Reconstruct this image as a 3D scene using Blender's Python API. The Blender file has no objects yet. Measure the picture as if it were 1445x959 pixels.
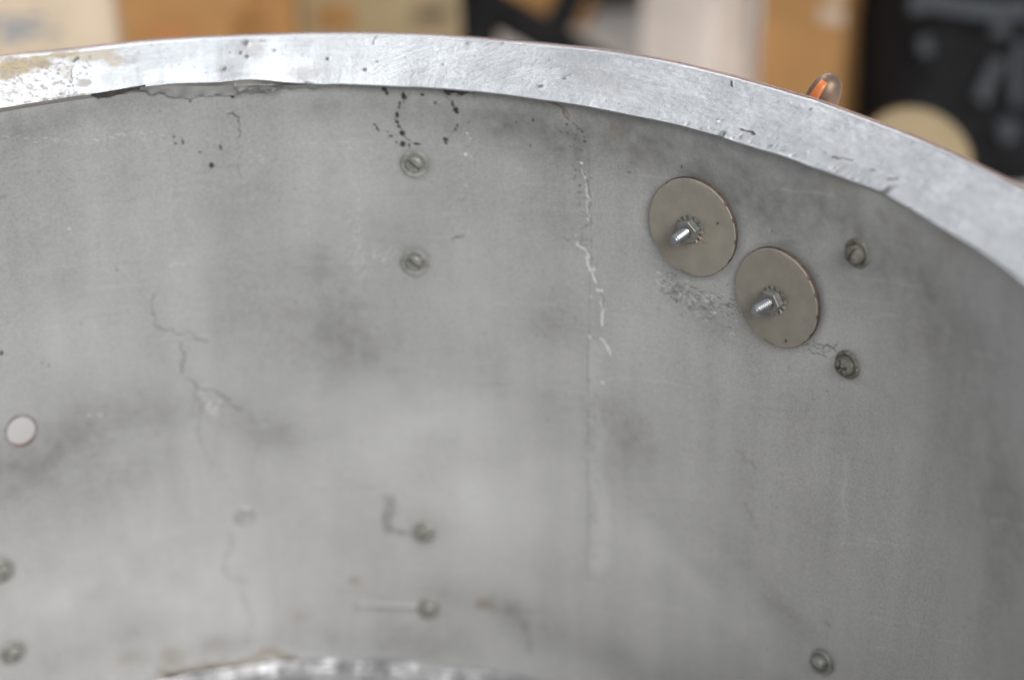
import bpy, bmesh, math, random
import numpy as np
from mathutils import Vector, Matrix

random.seed(7)
rng = np.random.default_rng(11)
scene = bpy.context.scene
COL = scene.collection

# ------------------------------------------------------------------ sizes
R = 0.28                      # inner radius of the drum (a 22 inch shell)
RIM_Z = 0.308                 # height of the upper rim above the floor
PW, PH, FPX = 1445.0, 959.0, 3054.0

# ------------------------------------------------------------------ camera
CAM_D, CAM_H = 1.982 * R, 1.2716 * R
YAW, PITCH, ROLL = 0.1542, 0.5253, -0.0087
cam_loc = np.array([0.0, -CAM_D, RIM_Z + CAM_H])
_fw = np.array([math.sin(YAW) * math.cos(PITCH), math.cos(YAW) * math.cos(PITCH), -math.sin(PITCH)])
_rt0 = np.array([math.cos(YAW), -math.sin(YAW), 0.0])
_up0 = np.cross(_rt0, _fw)
_rt = math.cos(ROLL) * _rt0 + math.sin(ROLL) * _up0
_up = -math.sin(ROLL) * _rt0 + math.cos(ROLL) * _up0
cam_data = bpy.data.cameras.new('camera')
cam = bpy.data.objects.new('camera', cam_data)
COL.objects.link(cam)
cam.matrix_world = Matrix(((_rt[0], _up[0], -_fw[0], cam_loc[0]), (_rt[1], _up[1], -_fw[1], cam_loc[1]),
                           (_rt[2], _up[2], -_fw[2], cam_loc[2]), (0, 0, 0, 1)))
cam_data.sensor_width = 36.0
cam_data.lens = FPX / PW * 36.0
cam_data.clip_start = 0.02
cam_data.clip_end = 60.0
cam_data.dof.use_dof = True
cam_data.dof.focus_distance = 0.87
cam_data.dof.aperture_fstop = 3.2
cam_data.dof.aperture_blades = 0
scene.camera = cam

# ------------------------------------------------------------------ light
world = bpy.data.worlds.new('World')
scene.world = world
world.use_nodes = True
bg = world.node_tree.nodes['Background']
bg.inputs['Color'].default_value = (0.93, 0.96, 1.0, 1)
bg.inputs['Strength'].default_value = 0.62


def area(name, loc, target, size, size_y, power, color):
    d = bpy.data.lights.new(name, 'AREA')
    d.shape = 'RECTANGLE'
    d.size, d.size_y, d.energy, d.color = size, size_y, power, color
    o = bpy.data.objects.new(name, d)
    COL.objects.link(o)
    o.location = loc
    o.rotation_euler = (Vector(target) - Vector(loc)).to_track_quat('-Z', 'Y').to_euler()
    return o


area('ceiling_light', (-0.50, 2.15, 2.2), (0.0, 0.2, 0.3), 0.9, 1.2, 29, (0.95, 0.975, 1.0))
area('rear_crest_light', (0.75, 3.3, 1.35), (0.1, 0.25, 0.3), 1.7, 0.5, 19, (0.97, 0.98, 1.0))  # unseen low lamp added to brighten the crest of the rim
area('window_light', (0.75, -2.3, 2.3), (0.0, 0.4, 0.1), 1.8, 1.4, 136, (1.0, 0.985, 0.965))

vs = scene.view_settings
vs.view_transform = 'Standard'
vs.look = 'None'
vs.exposure = 0.0
vs.gamma = 1.0
vs.use_curve_mapping = False


# ------------------------------------------------------------------ geometry helpers
def ray(px, py):
    d = _fw + _rt * ((px - PW / 2) / FPX) - _up * ((py - PH / 2) / FPX)
    return d / np.linalg.norm(d)


WALL_R = 1.012 * R


def on_wall(px, py, r=WALL_R):
    """point of the drum's inner wall: (theta, z), theta measured from +y towards +x"""
    d = ray(px, py)
    a = d[0] ** 2 + d[1] ** 2
    b = 2 * (cam_loc[0] * d[0] + cam_loc[1] * d[1])
    c = cam_loc[0] ** 2 + cam_loc[1] ** 2 - r * r
    t = (-b + math.sqrt(b * b - 4 * a * c)) / (2 * a)
    p = cam_loc + t * d
    return math.atan2(p[0], p[1]), p[2]


def on_height(px, py, z):
    d = ray(px, py)
    t = (z - cam_loc[2]) / d[2]
    return cam_loc + t * d


def on_depth(px, py, y):
    d = ray(px, py)
    t = (y - cam_loc[1]) / d[1]
    return cam_loc + t * d


def tag(o, label=None, cat=None, group=None, kind=None):
    if label: o['label'] = label
    if cat: o['category'] = cat
    if group: o['group'] = group
    if kind: o['kind'] = kind
    return o


def link(name, me, mat, parent=None, label=None):
    o = bpy.data.objects.new(name, me)
    COL.objects.link(o)
    if mat is not None:
        if not me.materials: me.materials.append(mat)
        elif len(me.materials) == 1 and me.users <= 1: me.materials[0] = mat
    if parent is not None:
        o.parent = parent
    if label: o['label'] = label
    return o


def bm_mesh(name, bm, smooth=True, angle=None):
    me = bpy.data.meshes.new(name)
    bmesh.ops.recalc_face_normals(bm, faces=bm.faces)
    for f in bm.faces: f.smooth = smooth
    if smooth and angle:
        for e in bm.edges:
            if len(e.link_faces) == 2 and e.calc_face_angle() > angle: e.smooth = False
    bm.to_mesh(me)
    bm.free()
    return me


def grid_mesh(name, P, keep=None, wrap=False, flip=False):
    """P: rows x cols x 3 -> quad mesh, smooth"""
    nr, nc = P.shape[:2]
    idx = np.arange(nr * nc).reshape(nr, nc)
    if wrap:
        idx = np.concatenate([idx, idx[:, :1]], 1)
    q = np.stack([idx[:-1, :-1], idx[:-1, 1:], idx[1:, 1:], idx[1:, :-1]], -1)
    if flip: q = q[..., ::-1]
    q = q.reshape(-1, 4)
    if keep is not None: q = q[keep.reshape(-1)]
    me = bpy.data.meshes.new(name)
    me.vertices.add(nr * nc)
    me.vertices.foreach_set('co', P.reshape(-1).astype(np.float32))
    me.loops.add(len(q) * 4)
    me.loops.foreach_set('vertex_index', q.reshape(-1).astype(np.int32))
    me.polygons.add(len(q))
    me.polygons.foreach_set('loop_start', (np.arange(len(q)) * 4).astype(np.int32))
    me.polygons.foreach_set('use_smooth', np.ones(len(q), bool))
    me.update(calc_edges=True)
    return me


def attr(me, name, a):
    at = me.attributes.new(name, 'FLOAT', 'POINT')
    at.data.foreach_set('value', np.ascontiguousarray(a.reshape(-1), dtype=np.float32))


def vnoise(u, v, seed):
    g = np.random.default_rng(seed).random((256, 256))
    iu, iv = np.floor(u).astype(int), np.floor(v).astype(int)
    fu, fv = u - iu, v - iv
    fu, fv = fu * fu * (3 - 2 * fu), fv * fv * (3 - 2 * fv)
    a = g[iv % 256, iu % 256]; b = g[iv % 256, (iu + 1) % 256]
    c = g[(iv + 1) % 256, iu % 256]; d = g[(iv + 1) % 256, (iu + 1) % 256]
    return (a * (1 - fu) + b * fu) * (1 - fv) + (c * (1 - fu) + d * fu) * fv


def fbm(u, v, scale, seed, octv=4, gain=0.5):
    s = np.zeros_like(u); amp = 1.0; tot = 0
    for k in range(octv):
        s += amp * vnoise(u / scale * 2 ** k + 13.7 * k, v / scale * 2 ** k + 5.1 * k, seed + k)
        tot += amp; amp *= gain
    return s / tot - 0.5


class Paint:
    """marks laid on a surface grid, measured in metres along the surface"""
    def __init__(self, ucols, vrows):
        self.uc, self.vr = ucols, vrows
        self.U, self.V = np.meshgrid(ucols, vrows)

    def win(self, u0, u1, v0, v1):
        i0, i1 = np.searchsorted(self.uc, [u0, u1])
        if self.vr[0] < self.vr[-1]: j0, j1 = np.searchsorted(self.vr, [v0, v1])
        else:
            n = len(self.vr)
            j0 = n - np.searchsorted(self.vr[::-1], v1); j1 = n - np.searchsorted(self.vr[::-1], v0)
        return slice(max(j0 - 1, 0), j1 + 1), slice(max(i0 - 1, 0), i1 + 1)

    def line(self, A, pts, w, amt=1.0, rough=0.5, seed=1, soft=0.6, breaks=0.0):
        """irregular stroke through (u, v) points, half width w"""
        pts = np.array(pts, float)
        jr = np.random.default_rng(seed + 1000)
        while len(pts) < 200 and np.hypot(*np.diff(pts, axis=0).T).max() > 0.0012:      # fractal wobble
            mid = (pts[1:] + pts[:-1]) / 2
            L_ = np.hypot(*np.diff(pts, axis=0).T)
            mid += jr.normal(0, 1, mid.shape) * L_[:, None] * 0.16 * min(1.0, rough * 1.6)
            new = np.empty((len(pts) + len(mid), 2)); new[0::2] = pts; new[1::2] = mid
            pts = new
        m = w * 4
        sl = self.win(pts[:, 0].min() - m, pts[:, 0].max() + m, pts[:, 1].min() - m, pts[:, 1].max() + m)
        u, v = self.U[sl], self.V[sl]
        if u.size == 0: return
        ww = w * 2.2
        u2 = u + ww * rough * 2.0 * fbm(u, v, w * 5 + .002, seed, 3)
        v2 = v + ww * rough * 2.0 * fbm(u, v, w * 5 + .002, seed + 50, 3)
        best = np.full(u.shape, 1e9)
        for a, b in zip(pts[:-1], pts[1:]):
            d = b - a
            L = max(d @ d, 1e-12)
            t = np.clip(((u2 - a[0]) * d[0] + (v2 - a[1]) * d[1]) / L, 0, 1)
            best = np.minimum(best, np.hypot(u2 - a[0] - t * d[0], v2 - a[1] - t * d[1]))
        wv = w * np.clip(1 + 1.6 * fbm(u, v, 0.004, seed + 70, 3), .35, 1.8)
        k = np.clip((wv * (1 + soft * .5) - best) / (wv * soft + 1e-9), 0, 1)
        k = k * k * (3 - 2 * k)
        if breaks > 0:
            n = fbm(u, v, 0.006, seed + 90, 3) + 0.5
            k = k * np.clip((n - breaks * .6) * 5, 0, 1)
        A[sl] = np.maximum(A[sl], amt * k) if amt > 0 else np.minimum(A[sl], amt * k)

    def dot(self, A, p, ru, rv=None, amt=1.0, rough=0.5, seed=1, soft=0.5, ang=0.0):
        rv = rv or ru
        m = max(ru, rv) * 2.6
        sl = self.win(p[0] - m, p[0] + m, p[1] - m, p[1] + m)
        u, v = self.U[sl] - p[0], self.V[sl] - p[1]
        if u.size == 0: return
        c, s = math.cos(ang), math.sin(ang)
        a, b = (u * c + v * s) / ru, (-u * s + v * c) / rv
        r = np.hypot(a, b) + rough * 1.6 * fbm(self.U[sl], self.V[sl], max(min(ru, rv), .0008) * 1.2, seed, 3)
        k = np.clip((1 + soft * .5 - r) / soft, 0, 1)
        k = k * k * (3 - 2 * k)
        A[sl] = np.maximum(A[sl], amt * k)

    def cloud(self, A, p, ru, rv, amt, seed=1, ang=0.0):
        """soft blotch, added"""
        m = max(ru, rv) * 2.6
        sl = self.win(p[0] - m, p[0] + m, p[1] - m, p[1] + m)
        u, v = self.U[sl] - p[0], self.V[sl] - p[1]
        if u.size == 0: return
        c, s = math.cos(ang), math.sin(ang)
        a, b = (u * c + v * s) / ru, (-u * s + v * c) / rv
        n = fbm(self.U[sl], self.V[sl], 0.03, seed, 6, 0.62)
        a = a + 1.2 * fbm(self.U[sl], self.V[sl], 0.04, seed + 30, 3)
        b = b + 1.2 * fbm(self.U[sl], self.V[sl], 0.04, seed + 60, 3)
        g = np.exp(-(a * a + b * b) * 1.1) * np.clip(1 + 2.2 * n, 0, 2)
        A[sl] += amt * g


# ------------------------------------------------------------------ materials
def new_mat(name):
    m = bpy.data.materials.new(name)
    m.use_nodes = True
    nt = m.node_tree
    return m, nt, nt.nodes['Principled BSDF']


def N(nt, typ, **kw):
    n = nt.nodes.new(typ)
    for k, v in kw.items(): setattr(n, k, v)
    return n


def mix_col(nt, fac, a, b, mode='MIX'):
    n = N(nt, 'ShaderNodeMix', data_type='RGBA', blend_type=mode)
    for s, v in ((n.inputs['Factor'], fac), (n.inputs['A'], a), (n.inputs['B'], b)):
        if isinstance(v, (tuple, float, int)): s.default_value = v
        else: nt.links.new(v, s)
    return n.outputs['Result']


def math_n(nt, op, a, b=None, c=None, clamp=False):
    n = N(nt, 'ShaderNodeMath', operation=op, use_clamp=clamp)
    for i, v in enumerate((a, b, c)):
        if v is None: continue
        if isinstance(v, (float, int)): n.inputs[i].default_value = v
        else: nt.links.new(v, n.inputs[i])
    return n.outputs[0]


def noise(nt, scale, detail=4, rough=0.55, stretch=None, dist=0.0):
    tc = N(nt, 'ShaderNodeTexCoord')
    vec = tc.outputs['Object']
    if stretch:
        mp = N(nt, 'ShaderNodeMapping')
        mp.inputs['Scale'].default_value = stretch
        nt.links.new(vec, mp.inputs['Vector'])
        vec = mp.outputs[0]
    n = N(nt, 'ShaderNodeTexNoise')
    n.inputs['Scale'].default_value = scale
    n.inputs['Detail'].default_value = detail
    n.inputs['Roughness'].default_value = rough
    n.inputs['Distortion'].default_value = dist
    nt.links.new(vec, n.inputs['Vector'])
    return n.outputs['Fac']


def ramp(nt, fac, stops):
    n = N(nt, 'ShaderNodeValToRGB')
    e = n.color_ramp.elements
    while len(e) < len(stops): e.new(0.5)
    for i, (p, c) in enumerate(stops):
        e[i].position = p
        e[i].color = c if len(c) == 4 else (*c, 1)
    nt.links.new(fac, n.inputs[0])
    return n.outputs['Color']


def bump(nt, bsdf, height, strength, dist):
    b = N(nt, 'ShaderNodeBump')
    b.inputs['Strength'].default_value = strength
    b.inputs['Distance'].default_value = dist
    nt.links.new(height, b.inputs['Height'])
    nt.links.new(b.outputs[0], bsdf.inputs['Normal'])


def at_node(nt, name):
    n = N(nt, 'ShaderNodeAttribute', attribute_name=name)
    return n.outputs['Fac']


def plain(name, col, rough=0.5, metal=0.0, var=0.25, scale=60.0, bump_s=0.1, bump_d=0.0005, stretch=None, bscale=None):
    m, nt, b = new_mat(name)
    n = noise(nt, scale, 5, 0.6, stretch)
    lo = tuple(c * (1 - var) for c in col)
    hi = tuple(min(1, c * (1 + var)) for c in col)
    nt.links.new(ramp(nt, n, [(0.3, lo), (0.7, hi)]), b.inputs['Base Color'])
    b.inputs['Roughness'].default_value = rough
    b.inputs['Metallic'].default_value = metal
    if bump_s: bump(nt, b, noise(nt, bscale or scale * 3, 4, 0.6, stretch), bump_s, bump_d)
    return m


# grey sprayed paint of the inner wall; the marks (soot, scrapes, rust, painted shade, light and glints) come from the surface's own attributes
M_WALL, nt, b = new_mat('grey_wall_paint')
mott = noise(nt, 22, 6, 0.6)
fine = noise(nt, 420, 3, 0.6)
horiz = noise(nt, 90, 4, 0.6, (1, 1, 6))
base = ramp(nt, mott, [(0.28, (0.36, 0.362, 0.358)), (0.72, (0.44, 0.442, 0.436))])
base = mix_col(nt, 0.30, base, ramp(nt, horiz, [(0.3, (0.33, 0.33, 0.327)), (0.7, (0.47, 0.47, 0.465))]))
base = mix_col(nt, 0.20, base, ramp(nt, fine, [(0.3, (0.28, 0.28, 0.277)), (0.7, (0.52, 0.52, 0.515))]))
base = mix_col(nt, 0.30, base, ramp(nt, noise(nt, 900, 2, 0.6), [(0.32, (0.22, 0.22, 0.217)), (0.68, (0.60, 0.60, 0.595))]))
base = mix_col(nt, 0.26, base, ramp(nt, noise(nt, 62, 4, 0.6, (1, 1, 0.10)), [(0.3, (0.29, 0.29, 0.288)), (0.7, (0.52, 0.52, 0.516))]))
base = mix_col(nt, at_node(nt, 'pale'), base, (0.58, 0.585, 0.58, 1))
base = mix_col(nt, at_node(nt, 'soot_shade'), base, (0.085, 0.085, 0.082, 1))
base = mix_col(nt, at_node(nt, 'rust'), base, (0.20, 0.135, 0.06, 1))
base = mix_col(nt, at_node(nt, 'scrape_glint'), base, (0.80, 0.80, 0.80, 1))
base = mix_col(nt, at_node(nt, 'ink'), base, (0.022, 0.021, 0.022, 1))
nt.links.new(base, b.inputs['Base Color'])
b.inputs['Metallic'].default_value = 0.42
rr = math_n(nt, 'MULTIPLY_ADD', mott, 0.25, 0.32)
rr = math_n(nt, 'MULTIPLY_ADD', at_node(nt, 'scrape_glint'), -0.2, rr, clamp=True)
nt.links.new(rr, b.inputs['Roughness'])
bump(nt, b, noise(nt, 700, 3, 0.65), 0.16, 0.0004)

# bare scraped metal of the rim
M_RIM, nt, b = new_mat('scraped_rim_metal')
mott = noise(nt, 150, 6, 0.7)
fine = noise(nt, 500, 4, 0.65)
base = ramp(nt, mott, [(0.25, (0.33, 0.338, 0.35)), (0.75, (0.42, 0.428, 0.44))])
base = mix_col(nt, 0.35, base, ramp(nt, at_node(nt, 'brushed'), [(0.2, (0.24, 0.245, 0.255)), (0.8, (0.56, 0.57, 0.58))]))
base = mix_col(nt, 0.16, base, ramp(nt, fine, [(0.3, (0.20, 0.205, 0.215)), (0.7, (0.60, 0.61, 0.62))]))
base = mix_col(nt, at_node(nt, 'putty'), base, (0.27, 0.195, 0.085, 1))
base = mix_col(nt, at_node(nt, 'grime'), base, (0.16, 0.13, 0.095, 1))
base = mix_col(nt, at_node(nt, 'copper'), base, (0.15, 0.062, 0.036, 1))
base = mix_col(nt, at_node(nt, 'ink'), base, (0.03, 0.028, 0.027, 1))
nt.links.new(base, b.inputs['Base Color'])
met = math_n(nt, 'SUBTRACT', 0.85, at_node(nt, 'putty'), clamp=True)
met = math_n(nt, 'SUBTRACT', met, at_node(nt, 'grime'), clamp=True)
nt.links.new(met, b.inputs['Metallic'])
rr = math_n(nt, 'MULTIPLY_ADD', mott, 0.26, 0.24)
nt.links.new(rr, b.inputs['Roughness'])
bump(nt, b, noise(nt, 600, 4, 0.7), 0.22, 0.0004)

M_COPPER = plain('copper_outer_shell', (0.45, 0.19, 0.10), 0.32, 0.9, 0.2, 30, 0.05)
M_LIP = plain('bare_lower_edge', (0.38, 0.38, 0.385), 0.42, 0.7, 0.45, 60, 0.5, 0.002, bscale=80)
M_SCREW = plain('painted_screw', (0.28, 0.28, 0.255), 0.32, 0.5, 0.35, 420, 0.5, 0.0008)
M_WASHER = plain('painted_washer', (0.26, 0.26, 0.24), 0.42, 0.3, 0.3, 300, 0.4, 0.0006)
M_SCREW_DIRTY = plain('grimy_screw', (0.17, 0.165, 0.14), 0.36, 0.5, 0.5, 480, 0.8, 0.0012)
M_DISC = plain('taupe_fibre_disc', (0.200, 0.182, 0.150), 0.60, 0.0, 0.13, 120, 0.25, 0.0004)
M_DISC_EDGE = plain('dark_disc_edge', (0.06, 0.04, 0.028), 0.7, 0.0, 0.5, 400, 0.2, 0.0003)
M_NUT = plain('dull_nut', (0.17, 0.17, 0.155), 0.5, 0.4, 0.25, 260, 0.2, 0.0003)
M_BOLT = plain('zinc_bolt', (0.30, 0.31, 0.32), 0.36, 0.9, 0.2, 300, 0.1, 0.0002)
M_CHROME = plain('tarnished_chrome', (0.19, 0.13, 0.095), 0.5, 0.7, 0.25, 120, 0.1, 0.0003)
M_CU_STRIPE = plain('copper_reflection_stripe', (0.60, 0.18, 0.06), 0.5, 0.3, 0.1, 100, 0.05)  # copper mirrored in the chrome, painted as a stripe
M_FLAKE = plain('peeling_grey_paint', (0.32, 0.32, 0.315), 0.5, 0.2, 0.25, 120, 0.3, 0.0006)
M_DARK = plain('dark_gap_shade', (0.035, 0.030, 0.026), 0.9, 0.0, 0.4, 200, 0.2)  # near-black strips paint the shade in gaps under the rim

# ------------------------------------------------------------------ floor
M_FLOOR = plain('pale_concrete', (0.72, 0.70, 0.68), 0.75, 0.0, 0.18, 7, 0.15, 0.002, bscale=60)
bm = bmesh.new()
S = 9.0
vv = [bm.verts.new((x, y, 0)) for x, y in ((-S, -S), (S, -S), (S, S), (-S, S))]
bm.faces.new(vv)
tag(link('floor', bm_mesh('floor', bm, False), M_FLOOR), kind='structure')

# ------------------------------------------------------------------ the drum
drum = bpy.data.objects.new('drum', None)
drum.empty_display_size = 0.1
COL.objects.link(drum)
tag(drum, 'open metal drum shell with scraped silver rim, grey painted inside and screws', 'drum')


def wall_pt(th, z, r=WALL_R):
    return np.array([r * math.sin(th), r * math.cos(th), z])


# ---- inner wall: a fine grid where the photograph looks at it, coarse elsewhere
TH0 = on_wall(0, 959)[0] - 0.03
TH0 = min(TH0, on_wall(0, 150)[0] - 0.03)
TH1 = max(on_wall(1445, 500)[0], on_wall(1445, 959)[0], on_wall(1445, 400)[0]) + 0.04
STEP = 0.00050
nden = int((TH1 - TH0) * WALL_R / STEP)
dense = np.linspace(TH0, TH1, nden)
coarse = np.linspace(TH1, TH0 + 2 * math.pi, 92)[1:-1]
TH = np.concatenate([dense, coarse])
ZT, ZB = RIM_Z - 0.002, 0.006
nz = int((ZT - ZB) / STEP)
Z = np.linspace(ZT, ZB, nz)
pt = Paint(TH * WALL_R, Z)
shape = pt.U.shape
ink, soot_shade, rust, scrape_glint, pale, disp = (np.zeros(shape) for _ in range(6))


def W(px, py):
    th, z = on_wall(px, py)
    return th * WALL_R, z


def Ws(*pts): return [W(*p) for p in pts]


MM = 0.001
PX = 0.30 * MM                # about one photograph pixel on the wall
sd = 100
# ink ring and specks under the rim
for x, y, a, bq in ((569.5, 136, 3.4, 4.2), (564, 146, 1.8, 2.6), (563, 151, 1.8, 1.8), (560.5, 162.5, 2.4, 4.2), (560, 172, 2.4, 1.8), (563, 179, 3.2, 1.5),
                  (568, 188, 4, 3), (568.7, 203, 4.3, 4.3), (559.5, 201, 1.2, 2), (577.5, 205, 1.8, 2.4), (588, 203, 5.5, 1.2), (529, 176, 2.6, 1.1), (532.5, 181, 2, 2.2),
                  (534, 184, 2, 1.2), (547.5, 186, 1.5, 1), (551, 191.7, 3.8, 1), (542.5, 126, 3.6, 2.6), (546, 131.7, 2.4, 2.4), (596, 134, 2.6, 1.6), (614, 145, 1.8, 1.6),
                  (633, 133, 2.5, 1.5), (638.7, 147, 2.2, 4.5), (643, 155, 3.2, 3.2), (644.7, 159, 3, 1.5), (645, 177.5, 1.9, 3), (642.5, 182.5, 1.6, 2), (629, 196.7, 3.6, 2.4), (629, 201, 2.2, 2.6),
                  (298, 233, 3.6, 3), (311, 208, 1.9, 3.4), (328, 136, 2.6, 2.4), (258, 200, 1.6, 4), (248, 202, 1.8, 1.4), (246, 193, 1.4, 2), (282, 214, 2, 1.2), (268, 143, 1.6, 1.6),
                  (773, 592, 1.6, 1.2), (2, 498, 2.5, 3), (115, 456, 2, .8), (165, 381, 1.4, 1.2), (748, 205, 1, 2), (752, 170, 1, 2.4), (728, 172, 1, 1.4), (955, 424, 2, 2),
                  (60, 512, 1.4, 1.2), (69, 515, 1, 2), (887, 243, 1.4, 1.4), (962, 235, 1.6, 2.2), (800, 176, 1.6, 1.4), (791, 186, 1, 1.4), (825, 200, 2, 1.5), (821, 186, 1.8, 1.4),
                  (818, 262, 1.4, 1.8), (812, 240, 1.4, 1.4), (817, 272, 1.4, 1.4), (600, 448, 1, 1), (758, 473, 1.4, 1.2), (769, 473, 1.4, 1.2), (812, 448, 1.4, 1.2), (1088, 700, 1, 1)):
    sd += 3
    pt.dot(ink, W(x, y), a * PX * 1.05, bq * PX * 1.25, 0.95 if a > 2.2 else 0.75, 0.55, sd, 0.7)
for _ in range(420):           # fine scattered specks of dirt
    x, y = rng.uniform(0, 1445), rng.uniform(150, 950)
    sd += 1
    pt.dot(ink, W(x, y), PX * rng.uniform(0.7, 1.5), None, rng.uniform(0.12, 0.5), 0.5, sd, 0.8)
for _ in range(60):
    x, y = rng.normal(815, 14), rng.uniform(180, 340)
    sd += 1
    pt.dot(ink, W(x, y), PX * rng.uniform(0.7, 1.6), None, rng.uniform(0.2, 0.6), 0.5, sd, 0.8)
ringpts = [W(605 + 44 * math.cos(t), 166 + 42 * math.sin(t)) for t in np.linspace(2.1, 4.5, 14)]
pt.line(ink, ringpts, 0.9 * PX, 0.55, 0.8, 61, 1.0, breaks=0.62)
ringpts = [W(602 + 44 * math.cos(t), 166 + 38 * math.sin(t)) for t in np.linspace(-.9, .95, 12)]
pt.line(ink, ringpts, 0.9 * PX, 0.5, 0.8, 63, 1.0, breaks=0.62)
# short dashes
pt.line(ink, Ws((637, 338), (647, 335), (655, 333)), 0.9 * PX, 0.7, 0.5, 5)
pt.line(ink, Ws((323, 160), (334, 164), (337, 172), (337, 193)), 0.9 * PX, 0.6, 0.6, 9, breaks=0.4)
pt.line(ink, Ws((337, 193), (340, 215), (340, 250)), 0.7 * PX, 0.25, 0.4, 19, breaks=0.4)
# hairline crack on the left
crack1 = Ws((217, 417), (215, 443), (218.6, 460), (230, 463.5), (244, 463.5), (258.7, 473), (277, 477), (292, 483.5))
crack2 = Ws((256, 483.5), (260, 500), (257, 531), (274, 539), (290, 549), (307, 554), (325, 567), (340, 577))
crack3 = Ws((275, 541), (284, 565), (284, 587), (284, 620), (290, 637), (296, 663), (319, 671.6), (336, 695))
crack4 = Ws((323, 750), (326, 766), (318, 800), (338, 815), (341, 840), (349, 890), (347, 905))
crack5 = Ws((300, 575), (345, 578), (360, 600), (366, 640))
for c, a, w in ((crack1, 0.42, 0.75), (crack2, 0.60, 0.8), (crack3, 0.22, 1.1), (crack4, 0.26, 1.2), (crack5, 0.16, 1.2)):
    sd += 7
    pt.line(ink, c, w * PX, a, 0.7, sd, 0.9, breaks=0.42)
    pt.line(soot_shade, c, 4 * PX, 0.22 * a, 0.9, sd + 2, 1.6, breaks=0.5)
    pt.line(disp, [(u + .0004, v) for u, v in c], 1.6 * PX, 0.12 * a * MM, 0.5, sd + 1, 1.4, breaks=.2)
for x, y, r in ((294, 573, 3), (288, 562, 2), (300, 580, 3), (305, 574, 2.5), (292, 580, 2), (310, 566, 2.4), (283, 552, 2), (306, 583, 2), (297, 567, 2.2), (29, 627, 5), (98, 323, 1.6), (126, 586, 2), (142, 585, 2)):
    sd += 3
    pt.dot(scrape_glint, W(x, y), r * PX, r * PX * .8, 0.7, 0.8, sd, 0.9)
    pt.dot(disp, W(x, y), r * PX * 1.1, None, 0.18 * MM, 0.5, sd, 1.2)
# seam: a straight joint with a lumpy bead of paint beside it
seam = Ws((832, 215), (833, 300), (832, 400), (830, 487), (829, 640), (828, 800), (829, 816))
pt.line(ink, seam[3:], 0.7 * PX, 0.45, 0.04, 33, 1.0, breaks=0.15)
pt.line(ink, seam[:4], 0.7 * PX, 0.25, 0.04, 34, 1.0, breaks=0.35)
pt.line(ink, Ws((829, 816), (840, 817), (853, 820)), 0.7 * PX, 0.25, 0.4, 31)
band = np.zeros(shape)
pt.line(band, Ws((842, 490), (843, 640), (843, 800)), 11 * PX, 1.0, 0.25, 35, 0.9)
pale += 0.16 * band
disp += 0.16 * MM * band
bead = Ws((815, 229), (824, 247), (829, 264), (829, 294), (832, 315), (815, 322), (815.5, 343), (830, 357), (834, 380), (842, 400), (845.5, 410), (850.5, 440), (850, 458))
pt.line(disp, bead, 1.3 * PX, 0.16 * MM, 0.9, 41, 1.4, breaks=.3)
pt.line(scrape_glint, bead[6:10], 1.1 * PX, 0.9, 0.7, 42, 0.8, breaks=0.38)  # glints of the glossy bead painted in white
pt.line(scrape_glint, bead[:7], 0.9 * PX, 0.65, 0.8, 43, 0.8, breaks=0.6)
pt.line(scrape_glint, bead[9:], 0.9 * PX, 0.9, 0.7, 44, 0.8, breaks=0.5)
pt.line(ink, [(u + 2.2 * PX, v - .0003) for u, v in bead], 0.8 * PX, 0.35, 0.5, 45, 1.0, breaks=0.4)
pt.line(scrape_glint, Ws((846.5, 477), (853, 482), (858, 489), (862, 500)), 1.1 * PX, 0.95, 0.5, 46, 0.8)
pt.line(disp, Ws((846.5, 477), (853, 482), (858, 489), (862, 500)), 1.5 * PX, 0.18 * MM, 0.6, 46, 1.4)
for x, y, r in ((832, 475, 2.2), (832, 380, 2.4), (838, 380, 2), (843, 409, 2.4), (848, 410, 2.4), (850.5, 440, 1.9), (850, 455, 2), (834, 419, 1.5), (851, 539, 2), (815, 345, 2.2), (659, 188, 1.5), (657, 218, 2), (831, 280, 1.8), (820, 230, 2), (826, 250, 1.8), (830, 309, 2)):
    sd += 3
    pt.dot(scrape_glint, W(x, y), r * PX, None, 0.95, 0.5, sd, 0.6)  # specular specks painted as white dots
    pt.dot(disp, W(x, y), r * PX * 1.1, None, 0.22 * MM, 0.3, sd, 1.2)
pt.line(ink, Ws((774, 144), (785, 147), (794, 153.5), (800, 167), (812, 177), (820.5, 184)), 1.1 * PX, 0.55, 0.5, 51, 0.9)
pt.line(rust, Ws((774, 142), (794, 151), (801, 165)), 2.4 * PX, 0.5, 0.5, 52, 0.9)
for _ in range(70):           # gritty bead along the lower seam
    x, y = rng.normal(838, 4), rng.uniform(530, 790)
    sd += 1
    pt.dot(ink, W(x, y), PX * rng.uniform(0.7, 2.0), PX * rng.uniform(0.7, 2.5), rng.uniform(0.12, 0.38), 0.6, sd, 0.9)
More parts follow.
